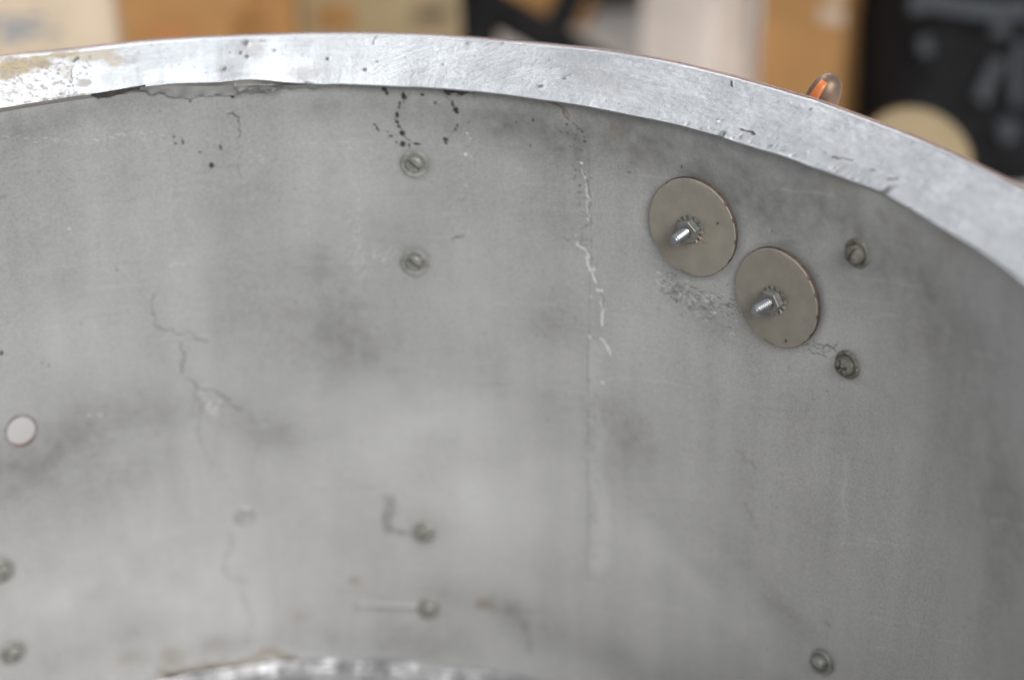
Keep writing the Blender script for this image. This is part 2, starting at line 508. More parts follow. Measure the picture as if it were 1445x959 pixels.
# chafed ground below the discs
for _ in range(230):
    t = rng.random()
    x, y = 925 + 115 * t + rng.normal(0, 7), 400 + 40 * t + rng.normal(0, 11)
    sd += 1
    L = rng.uniform(2, 9); an = rng.uniform(-1.2, 0.6)
    p0, p1 = W(x, y), W(x + L * math.cos(an), y - L * math.sin(an))
    if rng.random() < 0.72: pt.line(ink, [p0, p1], 0.6 * PX, rng.uniform(0.25, 0.6), 0.7, sd, 1.0)
    else: pt.line(scrape_glint, [p0, p1], 0.6 * PX, rng.uniform(0.2, 0.6), 0.7, sd, 1.0)
pt.cloud(soot_shade, W(975, 418), .022, .009, 0.25, 3, -0.5)
for pts in (((1132, 487), (1145, 486), (1160, 491), (1175, 487)), ((1140, 492), (1155, 497), (1166, 503)), ((1148, 480), (1162, 487), (1180, 496)), ((1160, 495), (1172, 493), (1182, 485))):
    sd += 5
    pt.line(ink, Ws(*pts), 0.8 * PX, 0.6, 0.8, sd, 0.9, breaks=0.2)
# pale crazed patches beside the middle screws
for cx, cy, sx, sy, n in ((505, 320, 7, 22, 40), (545, 365, 14, 8, 34), (503, 370, 9, 10, 20), (190, 192, 24, 4, 16), (60, 199, 42, 4, 22), (365, 215, 8, 12, 10), (655, 255, 7, 40, 16), (520, 210, 25, 10, 10)):
    for _ in range(n):
        x, y = rng.normal(cx, sx), rng.normal(cy, sy)
        sd += 1
        L = rng.uniform(2, 7); an = rng.uniform(-.5, .5) if sx > 20 else rng.uniform(0, 3.1)
        pt.line(scrape_glint, [W(x, y), W(x + L * math.cos(an), y + L * math.sin(an))], 0.7 * PX, rng.uniform(0.12, 0.42), 0.7, sd, 1.0)
        if rng.random() < .4 and sx < 20: pt.line(ink, [W(x + 2, y + 2), W(x + 2 + L * math.cos(an), y + 2 + L * math.sin(an))], 0.6 * PX, 0.25, 0.7, sd, 1.0)
pt.line(scrape_glint, Ws((238, 375), (250, 371), (259, 373)), 1.1 * PX, .4, .4, 71)
# long faint wiping streaks, nearly level
for _ in range(340):
    x, y = rng.uniform(0, 1400), rng.uniform(180, 930)
    L = rng.uniform(20, 110)
    dy = (x - 560) * 0.00035 * L * 0.6
    sd += 1
    tgt = (scrape_glint, soot_shade)[int(rng.random() < .62)]
    pt.line(tgt, Ws((x, y), (x + L / 2, y + dy * .5), (x + L, y + dy)), rng.uniform(0.6, 2.4) * PX, rng.uniform(0.03, 0.12), 0.08, sd, 1.6, breaks=rng.uniform(.3, .8))
# L shaped dark mark and wiped line by the lower screws
pt.line(soot_shade, Ws((549, 705), (548, 725), (549, 747)), 9 * PX, 0.42, 0.15, 81, 1.2)
pt.line(soot_shade, Ws((549, 747), (570, 751), (590, 753)), 7 * PX, 0.38, 0.15, 82, 1.2)
pt.line(ink, Ws((543, 718), (543, 740), (551, 748), (575, 752)), 1.4 * PX, 0.22, 0.8, 83, 1.2, breaks=.4)
pt.line(scrape_glint, Ws((510, 851), (550, 852), (590, 853)), 2.0 * PX, 0.30, 0.12, 84, 1.0)
pt.line(soot_shade, Ws((500, 857), (550, 859), (592, 861)), 2.4 * PX, 0.55, 0.15, 85, 1.2)
pt.line(ink, Ws((0, 914), (12, 912), (38, 913)), 1.0 * PX, 0.15, 0.3, 86, 1.0)
for x, y, a, c in ((685, 852, 14, 0.5), (500, 818, 8, 0.45), (1340, 340, 26, .14), (1280, 330, 14, .18), (1180, 255, 22, .2), (1305, 470, 20, .14), (1210, 325, 9, .3), (1245, 305, 9, .25), (470, 240, 8, .1), (670, 131, 7, .35), (703, 133, 6, .3), (910, 220, 20, .12), (870, 185, 16, .2), (240, 925, 18, .3), (180, 925, 16, .25), (300, 905, 20, .2), (425, 870, 14, .2), (5, 278, 4, .3), (1000, 338, 6, .0)):
    sd += 3
    pt.dot(rust, W(x, y), a * PX, a * PX * .8, c, 0.9, sd, 1.3)
pt.dot(soot_shade, W(722, 864), 15 * PX, 11 * PX, 0.16, 0.5, 91, 0.8)
pt.line(soot_shade, Ws((742, 880), (747, 905), (744, 915)), 5 * PX, 0.25, 0.6, 92, 1.2)
pt.line(soot_shade, Ws((1040, 637), (1052, 652), (1066, 664)), 3 * PX, 0.25, 0.8, 93, 1.2)
pt.line(soot_shade, Ws((1050, 715), (1062, 728), (1068, 740)), 4 * PX, 0.18, 0.8, 94, 1.2)
pt.dot(soot_shade, W(1168, 880), 7 * PX, 5 * PX, 0.3, 0.6, 95, 1.0)
pt.line(pale, Ws((1192, 640), (1189, 700), (1187, 770)), 3 * PX, 0.14, 0.2, 96, 1.2)
pt.dot(soot_shade, W(668, 702), 7 * PX, 4 * PX, 0.1, 0.6, 97, 1.0)
pt.line(rust, Ws((225, 943), (280, 938), (330, 932), (415, 924)), 6 * PX, 0.5, 0.25, 98, 1.5)
pt.line(ink, Ws((235, 947), (285, 941), (330, 935), (380, 930), (425, 927)), 4.5 * PX, 0.8, 0.2, 99, 1.2, breaks=.2)
# soft dark clouds: spray smudges, with rim shade and light boundaries painted in (u half size, v half size in metres)
for x, y, a, c, amt, an in ((500, 505, .032, .017, .20, -.6), (450, 465, .030, .022, .18, -.4), (430, 375, .018, .010, .22, .2), (350, 290, .022, .018, .14, .0), (20, 655, .026, .018, .32, .3), (150, 612, .034, .012, .18, .3),
                         (380, 615, .020, .012, .22, .1), (240, 655, .026, .010, .14, .1), (790, 440, .014, .012, .20, 0), (780, 470, .02, .02, .12, 0), (910, 610, .022, .02, .20, -.4), (940, 680, .025, .02, .14, -.4), (990, 560, .02, .018, .12, 0),
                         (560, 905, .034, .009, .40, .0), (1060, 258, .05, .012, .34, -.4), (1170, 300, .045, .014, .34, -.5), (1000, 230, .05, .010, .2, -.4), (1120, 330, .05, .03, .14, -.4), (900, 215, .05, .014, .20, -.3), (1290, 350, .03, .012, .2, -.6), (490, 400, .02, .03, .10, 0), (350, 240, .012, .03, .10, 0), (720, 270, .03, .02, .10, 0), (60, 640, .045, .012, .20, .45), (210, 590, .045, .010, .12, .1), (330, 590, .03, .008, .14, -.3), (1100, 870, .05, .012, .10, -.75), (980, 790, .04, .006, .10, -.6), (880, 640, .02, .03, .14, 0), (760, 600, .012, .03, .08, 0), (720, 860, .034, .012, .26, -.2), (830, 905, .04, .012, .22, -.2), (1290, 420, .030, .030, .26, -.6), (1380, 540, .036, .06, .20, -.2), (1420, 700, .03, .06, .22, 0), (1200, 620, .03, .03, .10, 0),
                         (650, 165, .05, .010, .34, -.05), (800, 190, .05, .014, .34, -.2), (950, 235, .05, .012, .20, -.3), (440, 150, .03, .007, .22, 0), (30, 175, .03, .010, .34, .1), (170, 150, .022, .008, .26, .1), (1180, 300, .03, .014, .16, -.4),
                         (60, 300, .04, .02, .10, .2), (690, 550, .03, .01, .07, 0), (1080, 830, .03, .01, .10, -.5), (1150, 905, .03, .008, .12, -.4), (590, 745, .01, .01, .22, 0), (1010, 890, .03, .014, .08, -.3), (520, 830, .02, .008, .14, 0), (610, 845, .014, .012, .18, 0),
                         (130, 915, .04, .008, .12, .1), (340, 910, .04, .007, .22, .1), (800, 560, .03, .01, .1, 0), (100, 700, .03, .012, .12, .2)):
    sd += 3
    pt.cloud(soot_shade, W(x, y), a, c, amt, sd, an)
for x, y, a, c, amt in ((120, 820, .05, .03, .30), (300, 840, .04, .02, .20), (640, 640, .05, .03, .22), (650, 720, .05, .02, .14), (250, 350, .04, .03, .08), (100, 500, .04, .03, .14), (660, 330, .03, .03, .08), (1040, 880, .05, .02, .24), (960, 780, .04, .02, .14), (560, 570, .04, .02, .12)):
    sd += 3
    pt.cloud(pale, W(x, y), a, c, amt, sd, 0)  # brighter light on the wall painted in as pale clouds
for x, y in ((585, 231), (585, 370), (599, 750), (606, 858), (2, 806), (18, 920), (1211, 357), (1197, 514), (1160, 933)):
    sd += 3      # dirt gathered round the washers
    pt.dot(soot_shade, W(x, y), 0.0075, 0.0078, 0.26, 0.35, sd, 0.55)
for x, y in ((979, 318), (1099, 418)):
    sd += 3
    pt.dot(soot_shade, W(x + 3, y - 2), 0.0235, 0.0245, 0.28, 0.10, sd, 0.18)  # contact shade of each disc painted just beyond its edge
# broad blotches and wavy, hand-worked sheet
soot_shade += np.clip(fbm(pt.U, pt.V, 0.05, 300, 5) * 0.45 + 0.02, 0, 0.2)
soot_shade = np.clip(soot_shade * 0.95, 0, 0.62) * (0.85 + 0.6 * fbm(pt.U, pt.V, 0.004, 320, 3))
pale = np.clip(pale * 1.5 + np.clip(fbm(pt.U, pt.V, 0.07, 340, 4) * 0.6, 0, 0.25), 0, 0.8)
disp += fbm(pt.U, pt.V, 0.045, 360, 3) * 0.9 * MM + fbm(pt.U, pt.V, 0.008, 380, 3) * 0.10 * MM
th_edge = np.minimum(np.clip((pt.U / WALL_R - TH0) / .05, 0, 1), np.clip((TH1 - pt.U / WALL_R) / .05, 0, 1))
disp *= np.where((pt.U / WALL_R > TH0) & (pt.U / WALL_R < TH1), th_edge, 0)

# bolt hole through the wall
HT, HZ = on_wall(30, 608)
HR = 6.4 * MM
HS = 0.90                      # the hole is filed a little taller than wide
du, dv = pt.U - HT * WALL_R, (pt.V - HZ) * HS
rad = np.hypot(du, dv)
Ug, Vg = pt.U.copy(), pt.V.copy()
near = np.abs(rad - HR) < STEP * 0.75
Ug[near] = HT * WALL_R + du[near] / rad[near] * HR
Vg[near] = HZ + dv[near] / rad[near] * HR / HS
inside = (rad < HR - STEP * 0.2) & ~near
bad = np.zeros(shape, bool)
bad |= inside
idx_in = np.concatenate([bad, bad[:, :1]], 1)
keep = ~(idx_in[:-1, :-1] | idx_in[:-1, 1:] | idx_in[1:, 1:] | idx_in[1:, :-1])
dark_ring = np.clip(1 - (rad - HR) / (1.4 * MM), 0, 1) * (rad > HR - STEP)  # dark ring painted on the wall round the hole
ink = np.maximum(ink, 1.0 * dark_ring * np.clip(.85 + 2 * fbm(pt.U, pt.V, .003, 400, 2), 0, 1))

RR = WALL_R - disp
# the foot of the wall curls in slightly
foot = np.clip((0.026 - Vg) / 0.02, 0, 1)
RR = RR - foot ** 2 * 0.004
P = np.stack([RR * np.sin(Ug / WALL_R), RR * np.cos(Ug / WALL_R), Vg], -1)
me = grid_mesh('inner_wall', P, keep, wrap=True, flip=False)
for nme, a in (('ink', ink), ('soot_shade', soot_shade), ('rust', rust), ('scrape_glint', scrape_glint), ('pale', pale)):
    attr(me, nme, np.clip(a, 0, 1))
link('inner_wall', me, M_WALL, drum, 'mottled grey painted inner wall with soot smudges, hairline cracks and painted light and shade')

# ---- outer skin with the hole's sleeve
bm = bmesh.new()
OUT_R = WALL_R + 0.0011
nseg = 180
hole_i = None
rows = [RIM_Z - 0.012, HZ + .0105, HZ - .0105, 0.0]
ths = np.linspace(HT + 0.03, HT + 2 * math.pi - 0.03, nseg)
vr = [[bm.verts.new(tuple(wall_pt(t, z, OUT_R))) for t in ths] for z in rows]
for j in range(3):
    for i in range(nseg - 1):
        bm.faces.new((vr[j][i], vr[j][i + 1], vr[j + 1][i + 1], vr[j + 1][i]))
for j in (0, 2):
    bm.faces.new((vr[j][-1], vr[j][0], vr[j + 1][0], vr[j + 1][-1]))
nh = 32
ringv, sqv, inv = [], [], []
for k in range(nh):
    a = 2 * math.pi * k / nh
    cu, cv = math.cos(a), math.sin(a)
    ringv.append(bm.verts.new(tuple(wall_pt(HT + cu * HR / WALL_R, HZ + cv * HR / HS, OUT_R))))
    inv.append(bm.verts.new(tuple(wall_pt(HT + cu * HR / WALL_R, HZ + cv * HR / HS, WALL_R + .0001))))
    m = max(abs(cu), abs(cv))
    sqv.append(bm.verts.new(tuple(wall_pt(HT + cu / m * 0.03, HZ + cv / m * .0105, OUT_R))))
for k in range(nh):
    k2 = (k + 1) % nh
    bm.faces.new((ringv[k], ringv[k2], sqv[k2], sqv[k]))
    bm.faces.new((inv[k], inv[k2], ringv[k2], ringv[k]))
link('outer_skin', bm_mesh('outer_skin', bm), M_COPPER, drum, 'copper coloured outer skin')

# ---- rim: wide sloping flange, hand-worked, its inner edge not quite round
INNER = [(0, 152), (50, 144), (100, 136), (140, 132), (180, 126), (215, 120), (260, 117), (300, 116.5), (345, 111.5), (370, 112), (400, 117), (440, 119), (480, 118), (560, 122), (640, 126), (700, 132), (760, 140), (810, 147), (860, 156), (910, 166), (960, 177), (1010, 190), (1060, 207), (1110, 222), (1160, 240), (1210, 258), (1240, 268), (1290, 297), (1340, 327), (1390, 358), (1445, 400)]
OUTER = [(0, 78), (60, 72), (120, 66), (180, 59), (240, 54), (320, 50), (400, 47), (470, 45.5), (540, 46), (620, 49), (700, 55), (780, 62), (860, 70), (910, 78), (960, 88), (1010, 100), (1060, 113), (1110, 127), (1160, 142), (1200, 157), (1240, 172), (1290, 191), (1340, 212), (1390, 236), (1445, 264)]


def edge_profile(pts, z, rdef):
    t, r = [], []
    for p in pts:
        q = on_height(p[0], p[1], z)
        t.append(math.atan2(q[0], q[1])); r.append(math.hypot(q[0], q[1]))
    t, r = np.array(t), np.array(r)
    t2 = np.concatenate([[t[0] - .25], t, [t[-1] + .25]])
    r2 = np.concatenate([[rdef], r, [rdef]])
    return t2, r2


RO, RZ = 1.126 * R, RIM_Z + 0.0305 * R
ti, ri = edge_profile(INNER, RIM_Z, 0.992 * R)
to, ro = edge_profile(OUTER, RZ, RO)
RT0, RT1 = ti[1] - 0.03, ti[-2] + 0.03
STR = 0.00045
th_r = np.concatenate([np.linspace(RT0, RT1, int((RT1 - RT0) * 1.06 * R / STR)), np.linspace(RT1, RT0 + 2 * math.pi, 120)[1:-1]])


def smooth_interp(x, xp, fp):
    f = np.interp(x, xp, fp)
    k = np.hanning(41); k /= k.sum()
    return np.convolve(np.pad(f, 20, mode='edge'), k, 'valid')


r_in = smooth_interp(th_r, ti, ri)
r_out = smooth_interp(th_r, to, ro)
# cross-section, s from 0 (inner edge) to 1 (crest)
ns = 84
s_main = np.linspace(0, 1, ns)
pr = Paint(th_r * 1.06 * R, s_main * 0.0365)
rink, grime, putty, copper, rdisp = (np.zeros(pr.U.shape) for _ in range(5))


def on_rim(px, py):
    z = RIM_Z + 0.004
    for _ in range(6):
        q = on_height(px, py, z)
        t, r = math.atan2(q[0], q[1]), math.hypot(q[0], q[1])
        a, bq = np.interp(t, ti, ri), np.interp(t, to, ro)
        s = min(1, max(0, (r - a) / (bq - a)))
        z = RIM_Z + s * (RZ - RIM_Z)
    return t * 1.06 * R, s * 0.0365


def Q(*pts): return [on_rim(*p) for p in pts]


PR = 0.32 * MM
for x, y, a, c, k in ((347, 58, 4, 4, 1), (340, 72, 2, 2, 1), (349, 78, 2, 2, 1), (388, 70, 2, 1.6, 1), (463, 82, 2.4, 2, 1), (318, 99, 3, 2.4, .8), (516, 98, 3.2, 1.8, 1), (533, 86, 1.4, 1, 1), (572, 80, 1, 1, .8), (626, 90, 1.6, 1.2, 1),
                   (763, 121, 4.5, 1.6, 1), (797, 110, 3, 1.4, .8), (662, 60, 4, 2.5, .5), (710, 61, 2, 2, .6), (1019, 189, 5, 4, 1), (1046, 193, 3, 2.5, .6), (1250, 269.5, 7, 6, 1), (1232, 239, 4, 1.5, .8), (1145, 153, 1.6, 1.6, .8), (992, 181, 2.5, 2.5, .6), (1012, 168, 3, 1, .6),
                   (1088, 206, 3, 2, .6), (1105, 213, 3, 1.5, .5), (1130, 196, 2, 1, .4), (436, 117, 6, 1.5, .9), (290, 56, 5, 1.2, .5), (372, 56, 5, 1.0, .5), (325, 72, 1.2, 1.2, .6), (405, 66, 1, 1, .7), (238, 66, 1.2, 1.2, .4), (776, 84, 3, 1.4, .3), (1265, 262, 4, 2, .4), (1165, 215, 3, 1.2, .4)):
    sd += 3
    pr.dot(rink, on_rim(x, y), a * PR, c * PR * 1.9, k * .75, 0.8, sd, 0.8)
    pr.dot(rdisp, on_rim(x, y), a * PR * 1.1, c * PR * 1.9, k * .00012, 0.3, sd, 1.0)
rdisp = -rdisp
for pts, w in ((((1046, 181), (1056, 185), (1064, 189)), 1.8), (((1176, 221), (1190, 222), (1204, 225)), 1.9), (((1253, 252), (1268, 250)), 1.8), (((1032, 114), (1034, 121)), 1.5), (((105, 84), (101, 96), (101, 118), (104, 134)), 0.55), (((110, 79), (104, 85)), 1.8), (((533, 50), (527, 62)), 0.6), (((795, 108), (806, 104)), .7)):
    sd += 3
    pr.line(rink, Q(*pts), w * PR, 0.9, 0.4, sd, 0.8)
    pr.line(rdisp, Q(*pts), w * PR * 1.4, -0.00006, 0.3, sd, 1.0)
for x, y, a, c, k in ((20, 92, 26, 12, 1), (50, 86, 16, 8, .9), (8, 102, 14, 8, .8), (85, 76, 24, 4, .8), (135, 77, 30, 6, .55), (160, 84, 12, 10, .45), (60, 90, 10, 5, .8), (120, 74, 40, 3, .5), (95, 100, 10, 9, .25), (5, 118, 10, 6, .2)):
    sd += 3
    pr.dot(putty, on_rim(x, y), a * PR, c * PR * 1.7, k, 0.7, sd, 0.7)
for x, y, a, c, k in ((58, 88, 12, 4, .55), (118, 118, 9, 6, .6), (430, 104, 20, 9, .32), (415, 100, 8, 5, .3), (90, 70, 30, 2, .6), (355, 70, 16, 14, .25), (20, 132, 26, 8, .2), (185, 84, 10, 4, .25), (850, 112, 40, 10, .15), (1190, 226, 30, 10, .1), (318, 100, 8, 4, .5), (350, 105, 30, 4, .15)):
    sd += 3
    pr.dot(grime, on_rim(x, y), a * PR, c * PR * 1.7, k, 0.9, sd, 1.2)
for _ in range(420):          # pitted, dirty left end
    x, y = rng.uniform(0, 130), rng.uniform(78, 145)
    if rng.random() < x / 190: continue
    sd += 1
    pr.dot(grime, on_rim(x, y), rng.uniform(.7, 3.2) * PR, rng.uniform(.6, 2.4) * PR * 1.8, rng.uniform(.3, .8), 0.9, sd, 0.8)
for _ in range(150):          # small nicks all along
    x = rng.uniform(0, 1445); f = rng.uniform(0, 1)
    y = np.interp(x, *zip(*OUTER)) * f + np.interp(x, *zip(*INNER)) * (1 - f)
    sd += 1
    pr.dot(rink, on_rim(x, y), rng.uniform(.5, 1.2) * PR, rng.uniform(.5, 1.2) * PR * 1.7, rng.uniform(.15, .6), 0.6, sd, 0.8)
for _ in range(120):          # file strokes running across, left of the middle
    x = rng.uniform(525, 760); f = rng.uniform(0.1, .8)
    y = np.interp(x, *zip(*OUTER)) * f + np.interp(x, *zip(*INNER)) * (1 - f)
    L = rng.uniform(15, 50); sd += 1
    pr.line(rdisp, Q((x, y), (x + L, y - L * .28)), 0.8 * PR, -.00006, 0.3, sd, 1.2)
for _ in range(46):          # beaded paint at the inner edge on the right
    x = rng.uniform(930, 1420)
    y = np.interp(x, *zip(*INNER)) - rng.uniform(1, 12) * (1 + (rng.random() < .25))
    sd += 1
    pr.dot(rdisp, on_rim(x, y), rng.uniform(1, 2.6) * PR, rng.uniform(1, 2.4) * PR * 1.6, rng.uniform(.00006, .00018), 0.5, sd, 1.1)
U, V = pr.U, pr.V
wr = fbm(U * 0.8, V * 1.2, 0.0022, 500, 4)
wmask = np.clip((U / (1.06 * R) - np.interp(700, *zip(*[(p[0], on_rim(*p)[0]) for p in INNER])) / (1.06 * R)) * 6, 0.1, 1)
rdisp += wr * 0.00013 * wmask + fbm(U, V, 0.03, 520, 3) * 0.0005
# profile: inner face, lip edge, slope, crest, outer roll
slope_z = RIM_Z + s_main * (RZ - RIM_Z) - 0.0003 * np.sin(np.pi * s_main)
crest = np.clip((s_main - 0.90) / 0.10, 0, 1)
slope_z = slope_z - 0.0007 * crest ** 2
lipz = np.clip(s_main / 0.02, 0, 1)
rag = fbm(th_r * R, th_r * 0, 0.012, 540, 4) * 0.0012
r_in2 = r_in + rag
rows_r, rows_z = [], []
s2 = s_main[:, None]
RRr = r_in2[None, :] * (1 - s2) + r_out[None, :] * s2
RRz = slope_z[:, None] + rdisp * np.minimum(1, np.minimum(s2 / .02, (1 - s2) / .03))
extra_in = [(0.0002, -0.0004), (0.0006, -0.0009), (0.0040, -0.0030)]
extra_out = [(0.0011, -0.0003), (0.0019, -0.0009), (0.0024, -0.0024), (0.0024, -0.0075), (0.0008, -0.0120), (-0.028, -0.0135)]
top_rows_r = [r_in2 + a for a, _ in extra_in[::-1]]
top_rows_r[0] = np.full_like(r_in2, WALL_R + .0006)
top_rows_z = [np.full_like(r_in2, RIM_Z + c) for _, c in extra_in[::-1]]
bot_r = [r_out + a for a, _ in extra_out]
bot_r[-1] = np.full_like(r_out, OUT_R - .0002)
bot_z = [np.full_like(r_in2, RZ + c) for _, c in extra_out]
AR = np.concatenate([np.array(top_rows_r), RRr, np.array(bot_r)])
AZ = np.concatenate([np.array(top_rows_z), RRz, np.array(bot_z)])
P = np.stack([AR * np.sin(th_r)[None], AR * np.cos(th_r)[None], AZ], -1)
me = grid_mesh('rim', P, None, wrap=True, flip=True)


def padrows(a, top, bot): return np.concatenate([np.tile(top, (3, 1)), a, np.stack([np.full(a.shape[1], x) for x in bot])])


z0 = np.zeros(len(th_r))
right_ = np.clip((U / (1.06 * R) - 0.35) / 0.5, 0.12, 1)
cop = np.clip((V / 0.0365 - 0.978 + 0.012 * (1 - right_) + .03 * fbm(U, V, .01, 560, 3)) / 0.012, 0, 1) * (0.35 + 0.55 * right_)
long_ = fbm(U * 0.10, V, 0.0016, 570, 4)                       # polishing marks along the rim
diag_ = fbm((U + V * 2.2) * 0.16, (V - U * .28) * 1.0, 0.0015, 590, 4)      # file marks across it, left of the middle
x600 = on_rim(620, 90)[0]
wd = np.exp(-((U - x600) / 0.03) ** 2)
smear = fbm(U, V * .7, 0.02, 580, 4)
brushed = np.clip(0.5 + 0.55 * (long_ * (1 - wd) + diag_ * wd * 1.3) + 0.9 * smear, 0, 1)
attr(me, 'ink', np.clip(padrows(rink, z0, [0] * 6), 0, 1))
attr(me, 'grime', np.clip(padrows(grime, z0 + .55, [0.05, .1, .1, .1, .1, .1]), 0, 1))
attr(me, 'putty', np.clip(padrows(putty, z0, [0] * 6), 0, 1))
attr(me, 'brushed', padrows(brushed, z0 + .4, [.5] * 6))
attr(me, 'copper', padrows(cop, z0, [0.8, 1, 1, 1, 1, 1]))
link('rim', me, M_RIM, drum, 'scraped silver rim with yellow putty, nicks and a copper outer edge')

# ---- peeling paint hanging below the rim on the left, and dark strips painted for shaded gaps
def wall_strip(name, top, bottom, lift_top, lift_bot, mat, label, n=60, seed=3, rag=0.0012):
    bm = bmesh.new()
    xs = np.linspace(top[0][0], top[-1][0], n)
    rgn = np.random.default_rng(seed)
    jit = np.convolve(rgn.normal(0, 1, n + 8), np.ones(4) / 4, 'same')[4:4 + n]
    g = []
    for i, x in enumerate(xs):
        yt = np.interp(x, *zip(*top)); yb = np.interp(x, *zip(*bottom))
        col = []
        for k in range(5):
            f = k / 4
            y = yt * (1 - f) + (yb + jit[i] * 2.2) * f
            th, z = on_wall(x, y)
            lift = lift_top * (1 - f) + lift_bot * f + 0.0004 * math.sin(i * .7 + k) * f
            col.append(bm.verts.new(tuple(wall_pt(th, z, WALL_R - lift))))
        th, z = on_wall(x, yb + jit[i] * 2.2)
        col.append(bm.verts.new(tuple(wall_pt(th, z, WALL_R + .001))))
        g.append(col)
    for a, c in zip(g[:-1], g[1:]):
        for k in range(5):
            bm.faces.new((a[k], c[k], c[k + 1], a[k + 1]))
    return link(name, bm_mesh(name, bm, True, 0.9), mat, drum, label)


wall_strip('paint_flake', [(196, 116), (480, 112)], [(196, 127), (225, 131), (262, 136), (290, 133), (318, 134), (345, 128), (375, 131), (392, 124), (430, 122), (480, 121)], 0.0052, 0.0016, M_FLAKE, 'torn grey paint layer peeling below the rim', 90, 3)
wall_strip('paint_flake', [(330, 112), (400, 114)], [(330, 121), (350, 119), (370, 120), (400, 120)], 0.0070, 0.0052, M_FLAKE, 'second torn paint layer close under the rim', 40, 8)
wall_strip('gap_shade_strip', [(128, 131), (205, 118)], [(128, 134), (140, 136.5), (152, 138), (165, 133), (185, 127.5), (205, 123)], 0.0012, 0.0008, M_DARK, 'dark strip painted for the shaded split between rim and wall', 40, 5)
wall_strip('gap_shade_strip', [(628, 122), (672, 126)], [(628, 126.5), (645, 128.5), (672, 129)], 0.0030, 0.0026, M_DARK, 'short black strip painted for the shaded gap above the ink ring', 24, 6)

# ---- lower edge: bare crumpled metal lip
thl = np.concatenate([np.linspace(TH0, TH1, 900), np.linspace(TH1, TH0 + 2 * math.pi, 90)[1:-1]])
BZ = RIM_Z - 1.0628 * R - 0.0060
prof = [(1.0125, 0.0006), (0.9980, 0.0030), (0.9875, 0.0016), (0.9840, -0.0010), (0.972, -0.0025), (0.955, -0.0040), (0.935, -0.0055), (0.910, -0.0075), (0.895, -0.0085), (0.893, -0.0094)]
pp = []
for i in range(len(prof) - 1):
    for k in range(5):
        f = k / 5
        pp.append((prof[i][0] * (1 - f) + prof[i + 1][0] * f, prof[i][1] * (1 - f) + prof[i + 1][1] * f))
pp.append(prof[-1])
pr_ = np.array([p[0] for p in pp]) * R
pz_ = np.array([p[1] for p in pp]) + BZ
UU, VV = np.meshgrid(thl * R, pr_)
lump = fbm(UU, VV * .6, 0.019, 600, 5, .6) * 0.0046 + fbm(UU, VV, 0.005, 620, 3) * 0.0010
mask = np.clip((np.arange(len(pp)) - 6) / 10, 0, 1)[:, None]
ZZ = pz_[:, None] + lump * mask - 0.0060 * np.clip((0.12 - thl) / 0.25, 0, 1)[None, :] * np.clip(mask * 3 + .3, 0, 1)
RRl = pr_[:, None] + fbm(UU, VV, 0.02, 640, 4) * 0.0050 * np.clip((np.arange(len(pp)) - 3) / 6, 0, 1)[:, None]
ZZ = np.maximum(ZZ, 0.001)
P = np.stack([RRl * np.sin(thl)[None], RRl * np.cos(thl)[None], ZZ], -1)
me = grid_mesh('lower_edge', P, None, wrap=True, flip=True)
link('lower_edge', me, M_LIP, drum, 'crumpled bare metal edge at the bottom of the drum')


# ---- fittings on the wall: local +Z points into the drum, local +Y up
def wall_frame(px, py, lift=0.0, spin=0.0):
    th, z = on_wall(px, py)
    n = Vector((-math.sin(th), -math.cos(th), 0))
    up = Vector((0, 0, 1))
    x = up.cross(n)
    p = Vector(tuple(wall_pt(th, z, WALL_R - lift)))
    m = Matrix(((x.x, up.x, n.x, p.x), (x.y, up.y, n.y, p.y), (x.z, up.z, n.z, p.z), (0, 0, 0, 1)))
    return m @ Matrix.Rotation(spin, 4, 'Z')


def lathe(bm, prof, seg=40, jit=0.0):
    rings = []
    for r, z in prof:
        if r < 1e-6: rings.append([bm.verts.new((0, 0, z))])
        else: rings.append([bm.verts.new((r * math.cos(2 * math.pi * k / seg) * (1 + random.uniform(-jit, jit)), r * math.sin(2 * math.pi * k / seg) * (1 + random.uniform(-jit, jit)), z)) for k in range(seg)])
    for a, c in zip(rings[:-1], rings[1:]):
        for k in range(seg):
            k2 = (k + 1) % seg
            if len(a) == 1: bm.faces.new((a[0], c[k], c[k2]))
            elif len(c) == 1: bm.faces.new((a[k], a[k2], c[0]))
            else: bm.faces.new((a[k], a[k2], c[k2], c[k]))
    return rings


def washer_mesh(name, r_out, r_in, h, dish=0.0):
    bm = bmesh.new()
    lathe(bm, [(r_out, -0.001), (r_out, h * .6), (r_out - h * .35, h), (r_in + h * .6, h - dish), (r_in, h * .55 - dish), (r_in, -0.001)], 44, 0.006)
    return bm_mesh(name, bm, True, 0.9)


